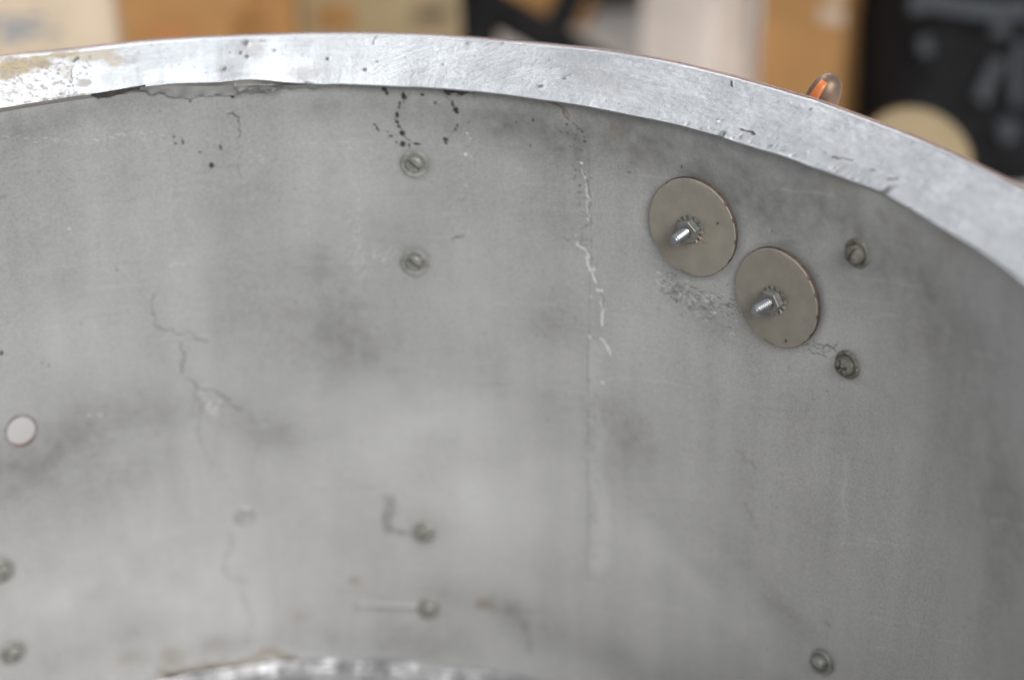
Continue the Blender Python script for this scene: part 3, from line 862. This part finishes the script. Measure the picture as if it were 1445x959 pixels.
def slotted_head(name, r, h, slot_w, slot_d, dome=0.25, cross=False):
    """screw head: lathe with a slot cut by moving grid vertices of the top"""
    bm = bmesh.new()
    n = 33
    g = {}
    for i in range(n):
        for j in range(n):
            a, c = -1 + 2 * i / (n - 1), -1 + 2 * j / (n - 1)
            # square to disc
            x = a * math.sqrt(1 - c * c / 2) * r
            y = c * math.sqrt(1 - a * a / 2) * r
            q = min(1, math.hypot(x, y) / r)
            z = h * (1 - dome * q * q) - (0.35 * h * max(0, (q - .86) / .14) ** 2)
            d = abs(y)
            if cross: d = min(d, abs(x) if True else d)
            lim = 1.0 if not cross else (1.0 if q < .72 else 0.0)
            if d < slot_w * .5: z -= slot_d * lim
            z += random.uniform(-1, 1) * 0.00003
            g[i, j] = bm.verts.new((x, y, z))
    for i in range(n - 1):
        for j in range(n - 1):
            bm.faces.new((g[i, j], g[i + 1, j], g[i + 1, j + 1], g[i, j + 1]))
    border = [(i, 0) for i in range(n)] + [(n - 1, j) for j in range(1, n)] + [(i, n - 1) for i in range(n - 2, -1, -1)] + [(0, j) for j in range(n - 2, 0, -1)]
    low = [bm.verts.new((g[b].co.x, g[b].co.y, -0.001)) for b in border]
    for k in range(len(border)):
        k2 = (k + 1) % len(border)
        bm.faces.new((g[border[k]], low[k], low[k2], g[border[k2]]))
    return bm_mesh(name, bm, True, 0.7)


def fitting(name, me, mat, m, parent=drum, label=None):
    o = link(name, me, mat, parent, label)
    if parent is drum: o.matrix_local = m
    else: o.matrix_local = m
    return o


ME_WASH = washer_mesh('washer', 0.0060, 0.0040, 0.0014)
ME_WASH_FLAT = washer_mesh('washer', 0.0061, 0.0041, 0.0009, 0.0001)
ME_WASH_SMALL = washer_mesh('washer', 0.0055, 0.0039, 0.0012)
ME_HEAD_FLUSH = slotted_head('lug_screw', 0.0036, 0.0020, 0.0012, 0.0015, 0.12)
ME_HEAD_PAN = slotted_head('lug_screw', 0.0040, 0.0036, 0.0011, 0.0012, 0.25)
ME_HEAD_CROSS = slotted_head('lug_screw', 0.0042, 0.0052, 0.0012, 0.0014, 0.30, True)
ME_HEAD_TALL = slotted_head('lug_screw', 0.0041, 0.0052, 0.0012, 0.0014, 0.32)


def lug_screw(px, py, head, wash, spin, label, lift=0.0, dirty=False):
    m = wall_frame(px, py, lift, spin)
    o = fitting('lug_screw', head.copy() if dirty else head, M_SCREW_DIRTY if dirty else M_SCREW, m, drum, label)
    w = fitting('washer', wash.copy() if dirty else wash, M_SCREW_DIRTY if dirty else M_WASHER, Matrix.Identity(4), o)
    return o


lug_screw(585, 231, ME_HEAD_FLUSH, ME_WASH_FLAT, math.radians(-40), 'flat slotted screw just below the dotted ink ring')
s2_ = lug_screw(585, 370, ME_HEAD_FLUSH, ME_WASH_FLAT, math.radians(-38), 'slotted screw with paint drip, second below the ink ring')
lug_screw(599, 750, ME_HEAD_PAN, ME_WASH_SMALL, math.radians(60), 'screw at the end of the dark L shaped smear')
lug_screw(606, 858, ME_HEAD_PAN, ME_WASH_SMALL, math.radians(10), 'screw at the end of the wiped level line')
lug_screw(2, 806, ME_HEAD_PAN, ME_WASH, math.radians(-60), 'screw cut by the left frame edge')
lug_screw(18, 920, ME_HEAD_PAN, ME_WASH, math.radians(-35), 'slotted screw in the lower left corner')
lug_screw(1211, 357, ME_HEAD_TALL, ME_WASH, math.radians(70), 'dark painted screw under the right part of the rim', dirty=True)
lug_screw(1197, 514, ME_HEAD_CROSS, ME_WASH, math.radians(20), 'cross slotted screw below right of the discs', dirty=True)
lug_screw(1160, 933, ME_HEAD_TALL, ME_WASH, math.radians(-15), 'slotted screw near the lower right')
# paint drip on the second screw's washer
bm = bmesh.new()
bmesh.ops.create_uvsphere(bm, u_segments=14, v_segments=8, radius=1)
for v in bm.verts: v.co = Vector((v.co.x * .0021, v.co.y * .0012, v.co.z * .0009))
dr = link('paint_drip', bm_mesh('paint_drip', bm), M_SCREW, s2_)
dr.matrix_local = Matrix.Translation((0.0012, 0.0042, 0.0010)) @ Matrix.Rotation(1.25, 4, 'Z')

# painted-over plug on the left
bm = bmesh.new()
lathe(bm, [(0.0056, -0.0006), (0.0050, 0.0003), (0.0040, 0.0006), (0.0030, 0.0002), (0.0020, 0.0005), (0, 0.0007)], 36, 0.02)
fitting('wall_plug', bm_mesh('wall_plug', bm), M_FLAKE, wall_frame(345, 728), drum, 'small plug painted over in wall grey')

# ---- two fibre discs with bolts, nuts and star washers
DISC_R = 0.0213
bm = bmesh.new()
T = 0.0018
rr_ = [(DISC_R * f, T) for f in (0, .25, .5, .75, .93)] + [(DISC_R * .985, T * .97), (DISC_R, T * .75), (DISC_R, -0.0005)]
lathe(bm, rr_, 72, 0.0012)
for v in bm.verts: v.co.x *= 0.945; v.co.y *= 1.012
ME_DISC = bm_mesh('backing_disc', bm, True, 0.8)
ME_DISC.materials.append(M_DISC)
ME_DISC.materials.append(M_DISC_EDGE)
for p in ME_DISC.polygons:
    if abs(p.normal.z) < 0.6: p.material_index = 1

# threaded bolt
bm = bmesh.new()
pitch, rb, L0, L1 = 0.00135, 0.0025, 0.0005, 0.0140
segs = 20
nr_ = int((L1 - L0) / pitch * 6)
prev = None
for i in range(nr_ + 1):
    z = L0 + (L1 - L0) * i / nr_
    ring_ = []
    for k in range(segs):
        a = 2 * math.pi * k / segs
        ph = ((z / pitch) - k / segs) % 1.0
        tri = abs(ph - .5) * 2
        r = rb - 0.00065 * (1 - tri) if z < L1 - .0006 else rb - .00045 - 0.0006 * (z - L1 + .0006) / .0006
        ring_.append(bm.verts.new((r * math.cos(a), r * math.sin(a), z)))
    if prev:
        for k in range(segs):
            k2 = (k + 1) % segs
            bm.faces.new((prev[k], prev[k2], ring_[k2], ring_[k]))
    prev = ring_
bm.faces.new(prev)
ME_BOLT = bm_mesh('mounting_bolt', bm, True, 0.35)


def hex_nut():
    bm = bmesh.new()
    af, h = 0.0044, 0.0036
    rings = []
    for z, f in ((0.0, .98), (0.0003, 1), (h - .0004, 1), (h, .94)):
        rings.append([bm.verts.new((af / math.cos(math.pi / 6) * f * math.cos(math.pi / 3 * k), af / math.cos(math.pi / 6) * f * math.sin(math.pi / 3 * k), z)) for k in range(6)])
    for a, c in zip(rings[:-1], rings[1:]):
        for k in range(6):
            bm.faces.new((a[k], a[(k + 1) % 6], c[(k + 1) % 6], c[k]))
    hole = [bm.verts.new((0.0028 * math.cos(math.pi / 3 * k), 0.0028 * math.sin(math.pi / 3 * k), h)) for k in range(6)]
    hin = [bm.verts.new((0.0023 * math.cos(math.pi / 3 * k), 0.0023 * math.sin(math.pi / 3 * k), h - .0008)) for k in range(6)]
    for k in range(6):
        k2 = (k + 1) % 6
        bm.faces.new((rings[-1][k], rings[-1][k2], hole[k2], hole[k]))
        bm.faces.new((hole[k], hole[k2], hin[k2], hin[k]))
    return bm_mesh('nut', bm, False)


def star_washer():
    bm = bmesh.new()
    nt_ = 14
    for z0_, z1_ in ((0.0, 0.0007),):
        outer_l, outer_h, inner_l, inner_h = [], [], [], []
        for k in range(nt_ * 4):
            a = 2 * math.pi * k / (nt_ * 4)
            tooth = k % 4 in (0, 1)
            r = 0.0061 if tooth else 0.0050
            tw = 0.0005 * (1 if k % 4 == 0 else -0.2) if tooth else 0
            outer_l.append(bm.verts.new((r * math.cos(a), r * math.sin(a), z0_ + tw)))
            outer_h.append(bm.verts.new((r * math.cos(a), r * math.sin(a), z1_ + tw)))
            inner_l.append(bm.verts.new((.0027 * math.cos(a), .0027 * math.sin(a), z0_)))
            inner_h.append(bm.verts.new((.0027 * math.cos(a), .0027 * math.sin(a), z1_)))
        m = nt_ * 4
        for k in range(m):
            k2 = (k + 1) % m
            bm.faces.new((outer_l[k], outer_l[k2], outer_h[k2], outer_h[k]))
            bm.faces.new((outer_h[k], outer_h[k2], inner_h[k2], inner_h[k]))
            bm.faces.new((inner_l[k], inner_l[k2], outer_l[k2], outer_l[k]))
            bm.faces.new((inner_h[k], inner_h[k2], inner_l[k2], inner_l[k]))
    return bm_mesh('star_washer', bm, False)


ME_NUT, ME_STAR = hex_nut(), star_washer()
for px, py, spin, word in ((982, 317, 0.35, 'upper left'), (1102, 417, 0.05, 'lower right')):
    m = wall_frame(px, py, 0.0018)
    d = fitting('backing_disc', ME_DISC, None, m, drum, word + ' of the two round taupe discs')
    bo = fitting('mounting_bolt', ME_BOLT, M_BOLT, wall_frame(px, py, 0.0036, spin), drum, 'threaded bolt through the %s disc' % word)
    nu = fitting('nut', ME_NUT, M_NUT, Matrix.Translation((0, 0, 0.0014)), bo)
    st = fitting('star_washer', ME_STAR, M_NUT, Matrix.Translation((0, 0, 0.0004)), bo)
# rust stain chips on the discs
def chip(px, py, a, c, mat, lift):
    bm = bmesh.new()
    vs_ = [bm.verts.new((a * math.cos(t) * random.uniform(.6, 1.1), c * math.sin(t) * random.uniform(.6, 1.1), 0.00018)) for t in np.linspace(0, 2 * math.pi, 11)[:-1]]
    f = bm.faces.new(vs_)
    r = bmesh.ops.extrude_face_region(bm, geom=[f])
    for v in r['geom']:
        if isinstance(v, bmesh.types.BMVert): v.co.z -= 0.0003
    return fitting('rust_chip', bm_mesh('rust_chip', bm, False), mat, wall_frame(px, py, lift), drum)


M_RUST = plain('rust_fleck', (0.10, 0.05, 0.03), 0.9, 0, 0.4, 500, 0.2)
M_RUSTL = plain('orange_rust_fleck', (0.27, 0.18, 0.115), 0.9, 0, 0.35, 500, 0.2)
for a in ((1117, 476, .0006, .0010, M_RUST, .0036), (998, 330, .0012, .0014, M_RUSTL, .0036), (1001, 337, .0009, .0007, M_RUSTL, .0036), (995, 324, .0007, .0010, M_RUSTL, .0036), (1020, 310, .0004, .0006, M_RUST, .0036)):
    chip(*a)

# ---- bullet shaped lug standing outside the shell, its tip above the rim
# stands 12 mm clear of the rim's outer edge, in the direction the photograph shows
best = None
for th_ in np.linspace(0.6, 1.2, 601):
    rl_ = float(np.interp(th_, to, ro)) + 0.014
    v_ = np.array([rl_ * math.sin(th_), rl_ * math.cos(th_), RZ + 0.004]) - cam_loc
    x_ = PW / 2 + FPX * (v_ @ _rt) / (v_ @ _fw)
    if best is None or abs(x_ - 1163) < best[0]: best = (abs(x_ - 1163), th_, rl_)
th_l, rl = best[1], best[2]
# height that puts the tip where it shows
LUG_Z = on_depth(1168, 103, rl * math.cos(th_l))[2] - 0.0105
lug = bpy.data.objects.new('tension_lug', None)
COL.objects.link(lug)
lug.parent = drum
lug['label'] = 'chrome bullet tipped lug with a painted orange copper reflection outside the rim'
lug.location = (rl * math.sin(th_l), rl * math.cos(th_l), LUG_Z)
lug.rotation_euler = (Matrix.Rotation(math.radians(22), 3, Vector((0.35, 0.95, 0))) @ Matrix.Rotation(-0.25, 3, 'Z')).to_euler()
bm = bmesh.new()
lathe(bm, [(0, 0.0105), (0.0026, 0.0100), (0.0046, 0.0082), (0.0059, 0.0050), (0.0066, 0.0012), (0.0068, -0.004), (0.0068, -0.010), (0.0068, -0.05), (0.0050, -0.056), (0, -0.057)], 28)
link('lug_body', bm_mesh('lug_body', bm), M_CHROME, lug)
bm = bmesh.new()
for sgn in (0,):
    strip = []
    for rz, zz in ((0.0048, 0.0082), (0.0061, 0.0050), (0.0068, 0.0012), (0.0070, -0.004), (0.0070, -0.010), (0.0070, -0.045)):
        strip.append([bm.verts.new(((rz) * math.cos(a), (rz) * math.sin(a), zz)) for a in np.radians([-150, -138, -126, -114])])
    for a, c in zip(strip[:-1], strip[1:]):
        for k in range(3): bm.faces.new((a[k], a[k + 1], c[k + 1], c[k]))
me_ = bm_mesh('copper_reflection', bm)
o = link('copper_reflection', me_, M_CU_STRIPE, lug)  # coloured strip stands for the reflection on the lug
sm = o.modifiers.new('thick', 'SOLIDIFY'); sm.thickness = 0.0006; sm.offset = 0
bm = bmesh.new()
bmesh.ops.create_cube(bm, size=1)
for v in bm.verts: v.co = Vector((v.co.x * .010, v.co.y * (rl - OUT_R) - (rl - OUT_R) * .5, v.co.z * .016 - .035))
bmesh.ops.bevel(bm, geom=bm.edges[:], offset=.0015, segments=2, affect='EDGES')
link('lug_foot', bm_mesh('lug_foot', bm, True, .5), M_CHROME, lug)

# ------------------------------------------------------------------ things standing behind
def card(name, col, rough=0.8, var=0.24):
    m, nt, b = new_mat(name)
    n1 = noise(nt, 14, 5, 0.62)
    n2 = noise(nt, 120, 3, 0.6, (1, 1, .08))
    c = ramp(nt, n1, [(0.3, tuple(x * (1 - var) for x in col)), (0.7, tuple(min(1, x * (1 + var)) for x in col))])
    c = mix_col(nt, 0.12, c, ramp(nt, n2, [(0.3, tuple(x * .7 for x in col)), (0.7, tuple(min(1, x * 1.3) for x in col))]))
    nt.links.new(c, b.inputs['Base Color'])
    b.inputs['Roughness'].default_value = rough
    bump(nt, b, n2, 0.1, 0.001)
    return m


def carton(px0, px1, dist, depth, height, mat, label, yaw=0.0, tape=None, flaps=True, py=40, cat='box', group=None, px2=None):
    """a carton; with px2 it stands corner-on, its right side also showing"""
    yw = cam_loc[1] + dist
    a, c = on_depth(px0, py, yw), on_depth(px1, py, yw)
    cx, w = (a[0] + c[0]) / 2, abs(c[0] - a[0])
    root = bpy.data.objects.new('carton', None)
    COL.objects.link(root)
    root.location = (cx, yw, 0)
    if px2 is not None:
        zc, f_ = c[2], abs(yaw)
        col_ = lambda q: PW / 2 + FPX * ((q - cam_loc) @ _rt) / ((q - cam_loc) @ _fw)
        ws = np.linspace(.01, .6, 600)
        w = ws[np.argmin([abs(col_(np.array([c[0] - k * math.cos(f_), yw + k * math.sin(f_), zc])) - px0) for k in ws])]
        depth = ws[np.argmin([abs(col_(np.array([c[0] + k * math.sin(f_), yw + k * math.cos(f_), zc])) - px2) for k in ws])]
        root.location = (c[0] - w / 2 * math.cos(f_), yw + w / 2 * math.sin(f_), 0)
    root.rotation_euler = (0, 0, yaw)
    tag(root, label, cat, group)
    t = 0.004

    def slab(name, x0, x1, y0, y1, z0, z1, m=mat, rot=None):
        bm = bmesh.new()
        bmesh.ops.create_cube(bm, size=1)
        for v in bm.verts: v.co = Vector(((x0 + x1) / 2 + v.co.x * (x1 - x0), (y0 + y1) / 2 + v.co.y * (y1 - y0), (z0 + z1) / 2 + v.co.z * (z1 - z0)))
        bmesh.ops.bevel(bm, geom=bm.edges[:], offset=.001, segments=1, affect='EDGES')
        return link(name, bm_mesh(name, bm, False), m, root)
    slab('front_panel', -w / 2, w / 2, 0, t, 0, height)
    slab('rear_panel', -w / 2, w / 2, depth - t, depth, 0, height)
    slab('side_panel', -w / 2, -w / 2 + t, t, depth - t, 0.001, height)
    slab('side_panel', w / 2 - t, w / 2, t, depth - t, 0.001, height)
    if flaps:
        slab('top_flap', -w / 2, w / 2, 0, depth * .497, height, height + t)
        slab('top_flap', -w / 2, w / 2, depth * .503, depth, height, height + t)
    if tape:
        for (x0, x1, z0, z1, m) in tape:
            slab('tape', -w / 2 + x0 * w, -w / 2 + x1 * w, -0.0008, 0.0004, z0, z1, m)
    return root, w


M_CREAM = card('cream_carton_board', (0.52, 0.43, 0.32))
M_BROWN = card('brown_carton_board', (0.37, 0.20, 0.072))
M_BROWN2 = card('dark_brown_carton_board', (0.36, 0.19, 0.065))
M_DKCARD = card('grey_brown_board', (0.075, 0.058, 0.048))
M_TAN = card('olive_tan_board', (0.36, 0.285, 0.165))
M_WHITE = card('pale_carton_board', (0.60, 0.54, 0.49))
M_LABEL = plain('faded_red_label', (0.40, 0.17, 0.065), 0.7, 0, 0.2, 60, 0)
M_TAPE = plain('grey_packing_tape', (0.50, 0.42, 0.34), 0.35, 0, 0.08, 20, 0)
M_PRINT = plain('faded_blue_print', (0.25, 0.27, 0.29), 0.8, 0, 0.15, 90, 0)
M_BLACK = plain('black_nylon', (0.010, 0.010, 0.011), 0.85, 0, 0.4, 60, 0.5, 0.003, bscale=35)
M_GREY = plain('webbing_highlight_grey', (0.05, 0.056, 0.062), 0.7, 0, 0.25, 200, 0.3, 0.001)
for m_ in (M_BLACK, M_GREY): m_.node_tree.nodes['Principled BSDF'].inputs['Specular IOR Level'].default_value = 0.12
M_SKIN = plain('cream_drumskin', (0.27, 0.205, 0.115), 0.75, 0, 0.12, 14, 0.1, 0.001)
M_WOOD = plain('brown_wood_hoop', (0.26, 0.13, 0.05), 0.5, 0, 0.3, 30, 0.1, 0.001)


def zpx(py, dist, px=700): return on_depth(px, py, cam_loc[1] + dist)[2]


c1, w1 = carton(-120, 163, 1.30, 0.25, 0.30, M_CREAM, 'cream carton with faded blue print at the far left', 0.0)
for (x0, x1, y0, y1) in ((0, 14, 22, 34), (18, 32, 24, 40), (36, 62, 20, 30), (2, 30, 40, 60), (34, 58, 36, 52), (-40, -6, 20, 44), (66, 88, 42, 50)):
    a = on_depth(x0, y1, cam_loc[1] + 1.30); c = on_depth(x1, y0, cam_loc[1] + 1.30)
    bm = bmesh.new()
    bmesh.ops.create_cube(bm, size=1)
    for v in bm.verts: v.co = Vector(((a[0] + c[0]) / 2 - c1.location.x + v.co.x * (c[0] - a[0]), v.co.y * .0008, (a[2] + c[2]) / 2 + v.co.z * (c[2] - a[2])))
    link('print_mark', bm_mesh('print_mark', bm, False), M_PRINT, c1)
D2 = 1.42
c2, w2 = carton(172, 352, D2, 0.22, 0.34, M_BROWN, 'orange brown carton beside the cream one', 0.0,
                tape=[(0.12, 0.40, zpx(60, D2), zpx(36, D2), M_TAPE), (0.22, 0.52, zpx(26, D2), zpx(8, D2), M_LABEL)])
carton(352, 420, 1.52, 0.16, 0.30, M_BROWN2, 'narrow dark brown carton behind the orange brown one', 0.0)
# open flap of the brown carton, leaning across its right half
bm = bmesh.new()
fx0, fx1 = on_depth(300, 40, cam_loc[1] + D2)[0] - c2.location.x, on_depth(375, 40, cam_loc[1] + D2)[0] - c2.location.x
z1_, z0_ = zpx(-30, D2), zpx(75, D2)
quad = [(fx1, -.03, z1_), (fx1, -.03, z0_ - .02), (fx0 + .004, -.004, z0_ - .01), (fx1 - .012, -.020, z1_)]
vv = [bm.verts.new(p) for p in quad] + [bm.verts.new((p[0], p[1] + .004, p[2])) for p in quad]
bm.faces.new(vv[:4]); bm.faces.new(vv[4:][::-1])
for k in range(4): bm.faces.new((vv[k], vv[(k + 1) % 4], vv[4 + (k + 1) % 4], vv[4 + k]))
link('side_flap', bm_mesh('side_flap', bm, False), M_BROWN2, c2)
carton(424, 652, 1.60, 0.30, 0.36, M_TAN, 'olive tan carton behind the highest part of the rim', 0.0,
       tape=[(0.10, 0.34, zpx(30, 1.6), zpx(-10, 1.6), M_BROWN2), (0.70, 0.92, zpx(22, 1.6), zpx(6, 1.6), M_DKCARD)])
carton(705, 838, 1.62, 0.24, 0.34, M_BROWN, 'brown carton behind the black stand', 0.06)
carton(832, 935, 1.66, 0.24, 0.34, M_DKCARD, 'added dark carton standing in for the shaded gap left of the pale one', 0.0)  # added dark board fills the shaded gap between cartons
c7, w7 = carton(905, 1004, 1.38, 0.22, 0.36, M_WHITE, 'tall pale carton standing right of the middle', -0.75, px2=1066)
c8, w8 = carton(1074, 1192, 1.36, 0.26, 0.34, M_BROWN, 'brown carton with a patch of grey tape', -0.72, px2=1262,
                tape=[(0.70, 0.99, zpx(62, 1.37), zpx(42, 1.37), M_TAPE), (0.78, 0.97, zpx(28, 1.37), zpx(2, 1.37), M_TAPE)])

# black stand: upright leg with a slanting strut and rubber foot
def tube(bm, p0, p1, r0, r1, seg=16):
    p0, p1 = Vector(p0), Vector(p1)
    q_ = (p1 - p0).to_track_quat('Z', 'Y')
    a, c = [], []
    for k in range(seg):
        d_ = Vector((math.cos(2 * math.pi * k / seg), math.sin(2 * math.pi * k / seg), 0))
        a.append(bm.verts.new(p0 + q_ @ (d_ * r0))); c.append(bm.verts.new(p1 + q_ @ (d_ * r1)))
    for k in range(seg):
        bm.faces.new((a[k], a[(k + 1) % seg], c[(k + 1) % seg], c[k]))
    bm.faces.new(a[::-1]); bm.faces.new(c)


YD = cam_loc[1] + 1.36
st = bpy.data.objects.new('stand', None)
COL.objects.link(st)
p = on_depth(676, 30, YD)
st.location = (p[0], YD, 0)
tag(st, 'black folding stand with slanting strut behind the rim', 'stand')
bm = bmesh.new(); tube(bm, (0, 0, 0.012), (0, 0, .55), .0125, .0125)
link('pole', bm_mesh('pole', bm, True, .9), M_BLACK, st)
q1 = on_depth(705, 12, YD); q2 = on_depth(800, 62, YD)
bm = bmesh.new(); tube(bm, (q1[0] - p[0] - .02, 0, q1[2] + .012), (q2[0] - p[0] + .06, .02, max(.012, q2[2] - .05)), .012, .012)
link('strut', bm_mesh('strut', bm, True, .9), M_BLACK, st)
bm = bmesh.new(); tube(bm, (0, 0, 0), (0, 0, .02), .02, .015)
link('rubber_foot', bm_mesh('rubber_foot', bm, True, .9), M_BLACK, st)
# second slanting strut at the right of the brown carton
q1 = on_depth(868, -6, YD); q2 = on_depth(800, 60, YD)
bm = bmesh.new(); tube(bm, (q1[0] - p[0], .08, q1[2]), (q2[0] - p[0], .06, q2[2] - .02), .010, .010)
link('strut', bm_mesh('strut', bm, True, .9), M_BLACK, st)


# black equipment bag: lumpy rounded body, grey straps, and grey strips for its highlights
YB = cam_loc[1] + 1.27
pa, pb = on_depth(1290, 60, YB), on_depth(1600, 60, YB)
bag = bpy.data.objects.new('equipment_bag', None)
COL.objects.link(bag)
bag.location = ((pa[0] + pb[0]) / 2, YB + .10, 0)
tag(bag, 'black nylon equipment bag with grey straps and painted highlights at the right edge', 'bag')
bm = bmesh.new()
bmesh.ops.create_cube(bm, size=1)
bmesh.ops.subdivide_edges(bm, edges=bm.edges[:], cuts=14, use_grid_fill=True)
wb = pb[0] - pa[0]
from mathutils import noise as mnoise
for v in bm.verts:
    c_ = v.co * 2
    e = 9.0
    l_ = (abs(c_.x) ** e + abs(c_.y) ** e + abs(c_.z) ** e) ** (1 / e)
    c_ = c_ / l_
    nn = mnoise.noise(c_ * 2.3) * .09 + mnoise.noise(c_ * 6) * .03
    v.co = Vector((c_.x * (wb / 2) * (1 + nn), c_.y * .10 * (1 + nn), max(0.0, .14 + c_.z * .14 * (1 + nn * .6))))
link('bag_body', bm_mesh('bag_body', bm), M_BLACK, bag)


def strap_highlight(pts, w, name='strap_highlight', mat=None):
    bm = bmesh.new()
    g = []
    for i, (x, y) in enumerate(pts):
        a = Vector(tuple(on_depth(x, y, YB - .012))) - bag.location
        x2, y2 = pts[min(i + 1, len(pts) - 1)]; x1, y1 = pts[max(i - 1, 0)]
        t_ = Vector((x2 - x1, 0, -(y2 - y1))).normalized()
        n_ = Vector((-t_.z, 0, t_.x)) * w / 2
        off = Vector((0, .003 * math.sin(i * 1.3), 0))
        g.append([bm.verts.new(a + n_ + off), bm.verts.new(a - n_ + off), bm.verts.new(a - n_ + off + Vector((0, .004, 0))), bm.verts.new(a + n_ + off + Vector((0, .004, 0)))])
    for a, c in zip(g[:-1], g[1:]):
        for k in range(4): bm.faces.new((a[k], a[(k + 1) % 4], c[(k + 1) % 4], c[k]))
    bm.faces.new(g[0]); bm.faces.new(g[-1][::-1])
    return link(name, bm_mesh(name, bm, True, .8), mat or M_GREY, bag)


strap_highlight([(1285, 8), (1320, 6), (1360, 12), (1410, 16), (1450, 12)], .012)  # grey highlight along the bag's top, made as a strip
strap_highlight([(1412, 84), (1404, 104), (1394, 122), (1382, 142)], .010)
strap_highlight([(1442, 60), (1436, 100), (1438, 150)], .008)
strap_highlight([(1305, 55), (1308, 66), (1310, 78)], .009, 'highlight_strip')  # small grey strips paint highlights on the nylon
strap_highlight([(1418, 172), (1424, 186), (1430, 200)], .012, 'highlight_strip')
strap_highlight([(1400, 40), (1412, 44), (1425, 46)], .009, 'highlight_strip')

# small drum with a cream skin, partly hidden by the rim
YS = cam_loc[1] + 1.08
ps = on_depth(1316, 180, YS)
hd = bpy.data.objects.new('hand_drum', None)
COL.objects.link(hd)
hd.location = (ps[0], YS + .02, 0)
tag(hd, 'round cream skinned hand drum behind the right rim', 'drum')
topz = ps[2]
rad_s = abs(on_depth(1388, 190, YS)[0] - on_depth(1228, 190, YS)[0]) / 2
bm = bmesh.new()
lathe(bm, [(0, .010), (rad_s * .3, .0095), (rad_s * .6, .008), (rad_s * .85, .004), (rad_s * .97, -.001), (rad_s, -.006), (rad_s, -.014)], 56)
sk = link('skin', bm_mesh('skin', bm, True, 1.0), M_SKIN, hd)
bm = bmesh.new()
lathe(bm, [(rad_s + .003, -.008), (rad_s + .003, -.020), (rad_s * .98, -.05), (rad_s * .95, -.09), (0, -.09)], 56)
hp = link('hoop', bm_mesh('hoop', bm, True, .7), M_WOOD, hd)
mt = Matrix.Translation((0, 0, max(rad_s * .96, topz - rad_s * .80))) @ Matrix.Rotation(math.radians(38), 4, 'X')
sk.matrix_local = mt
hp.matrix_local = mt
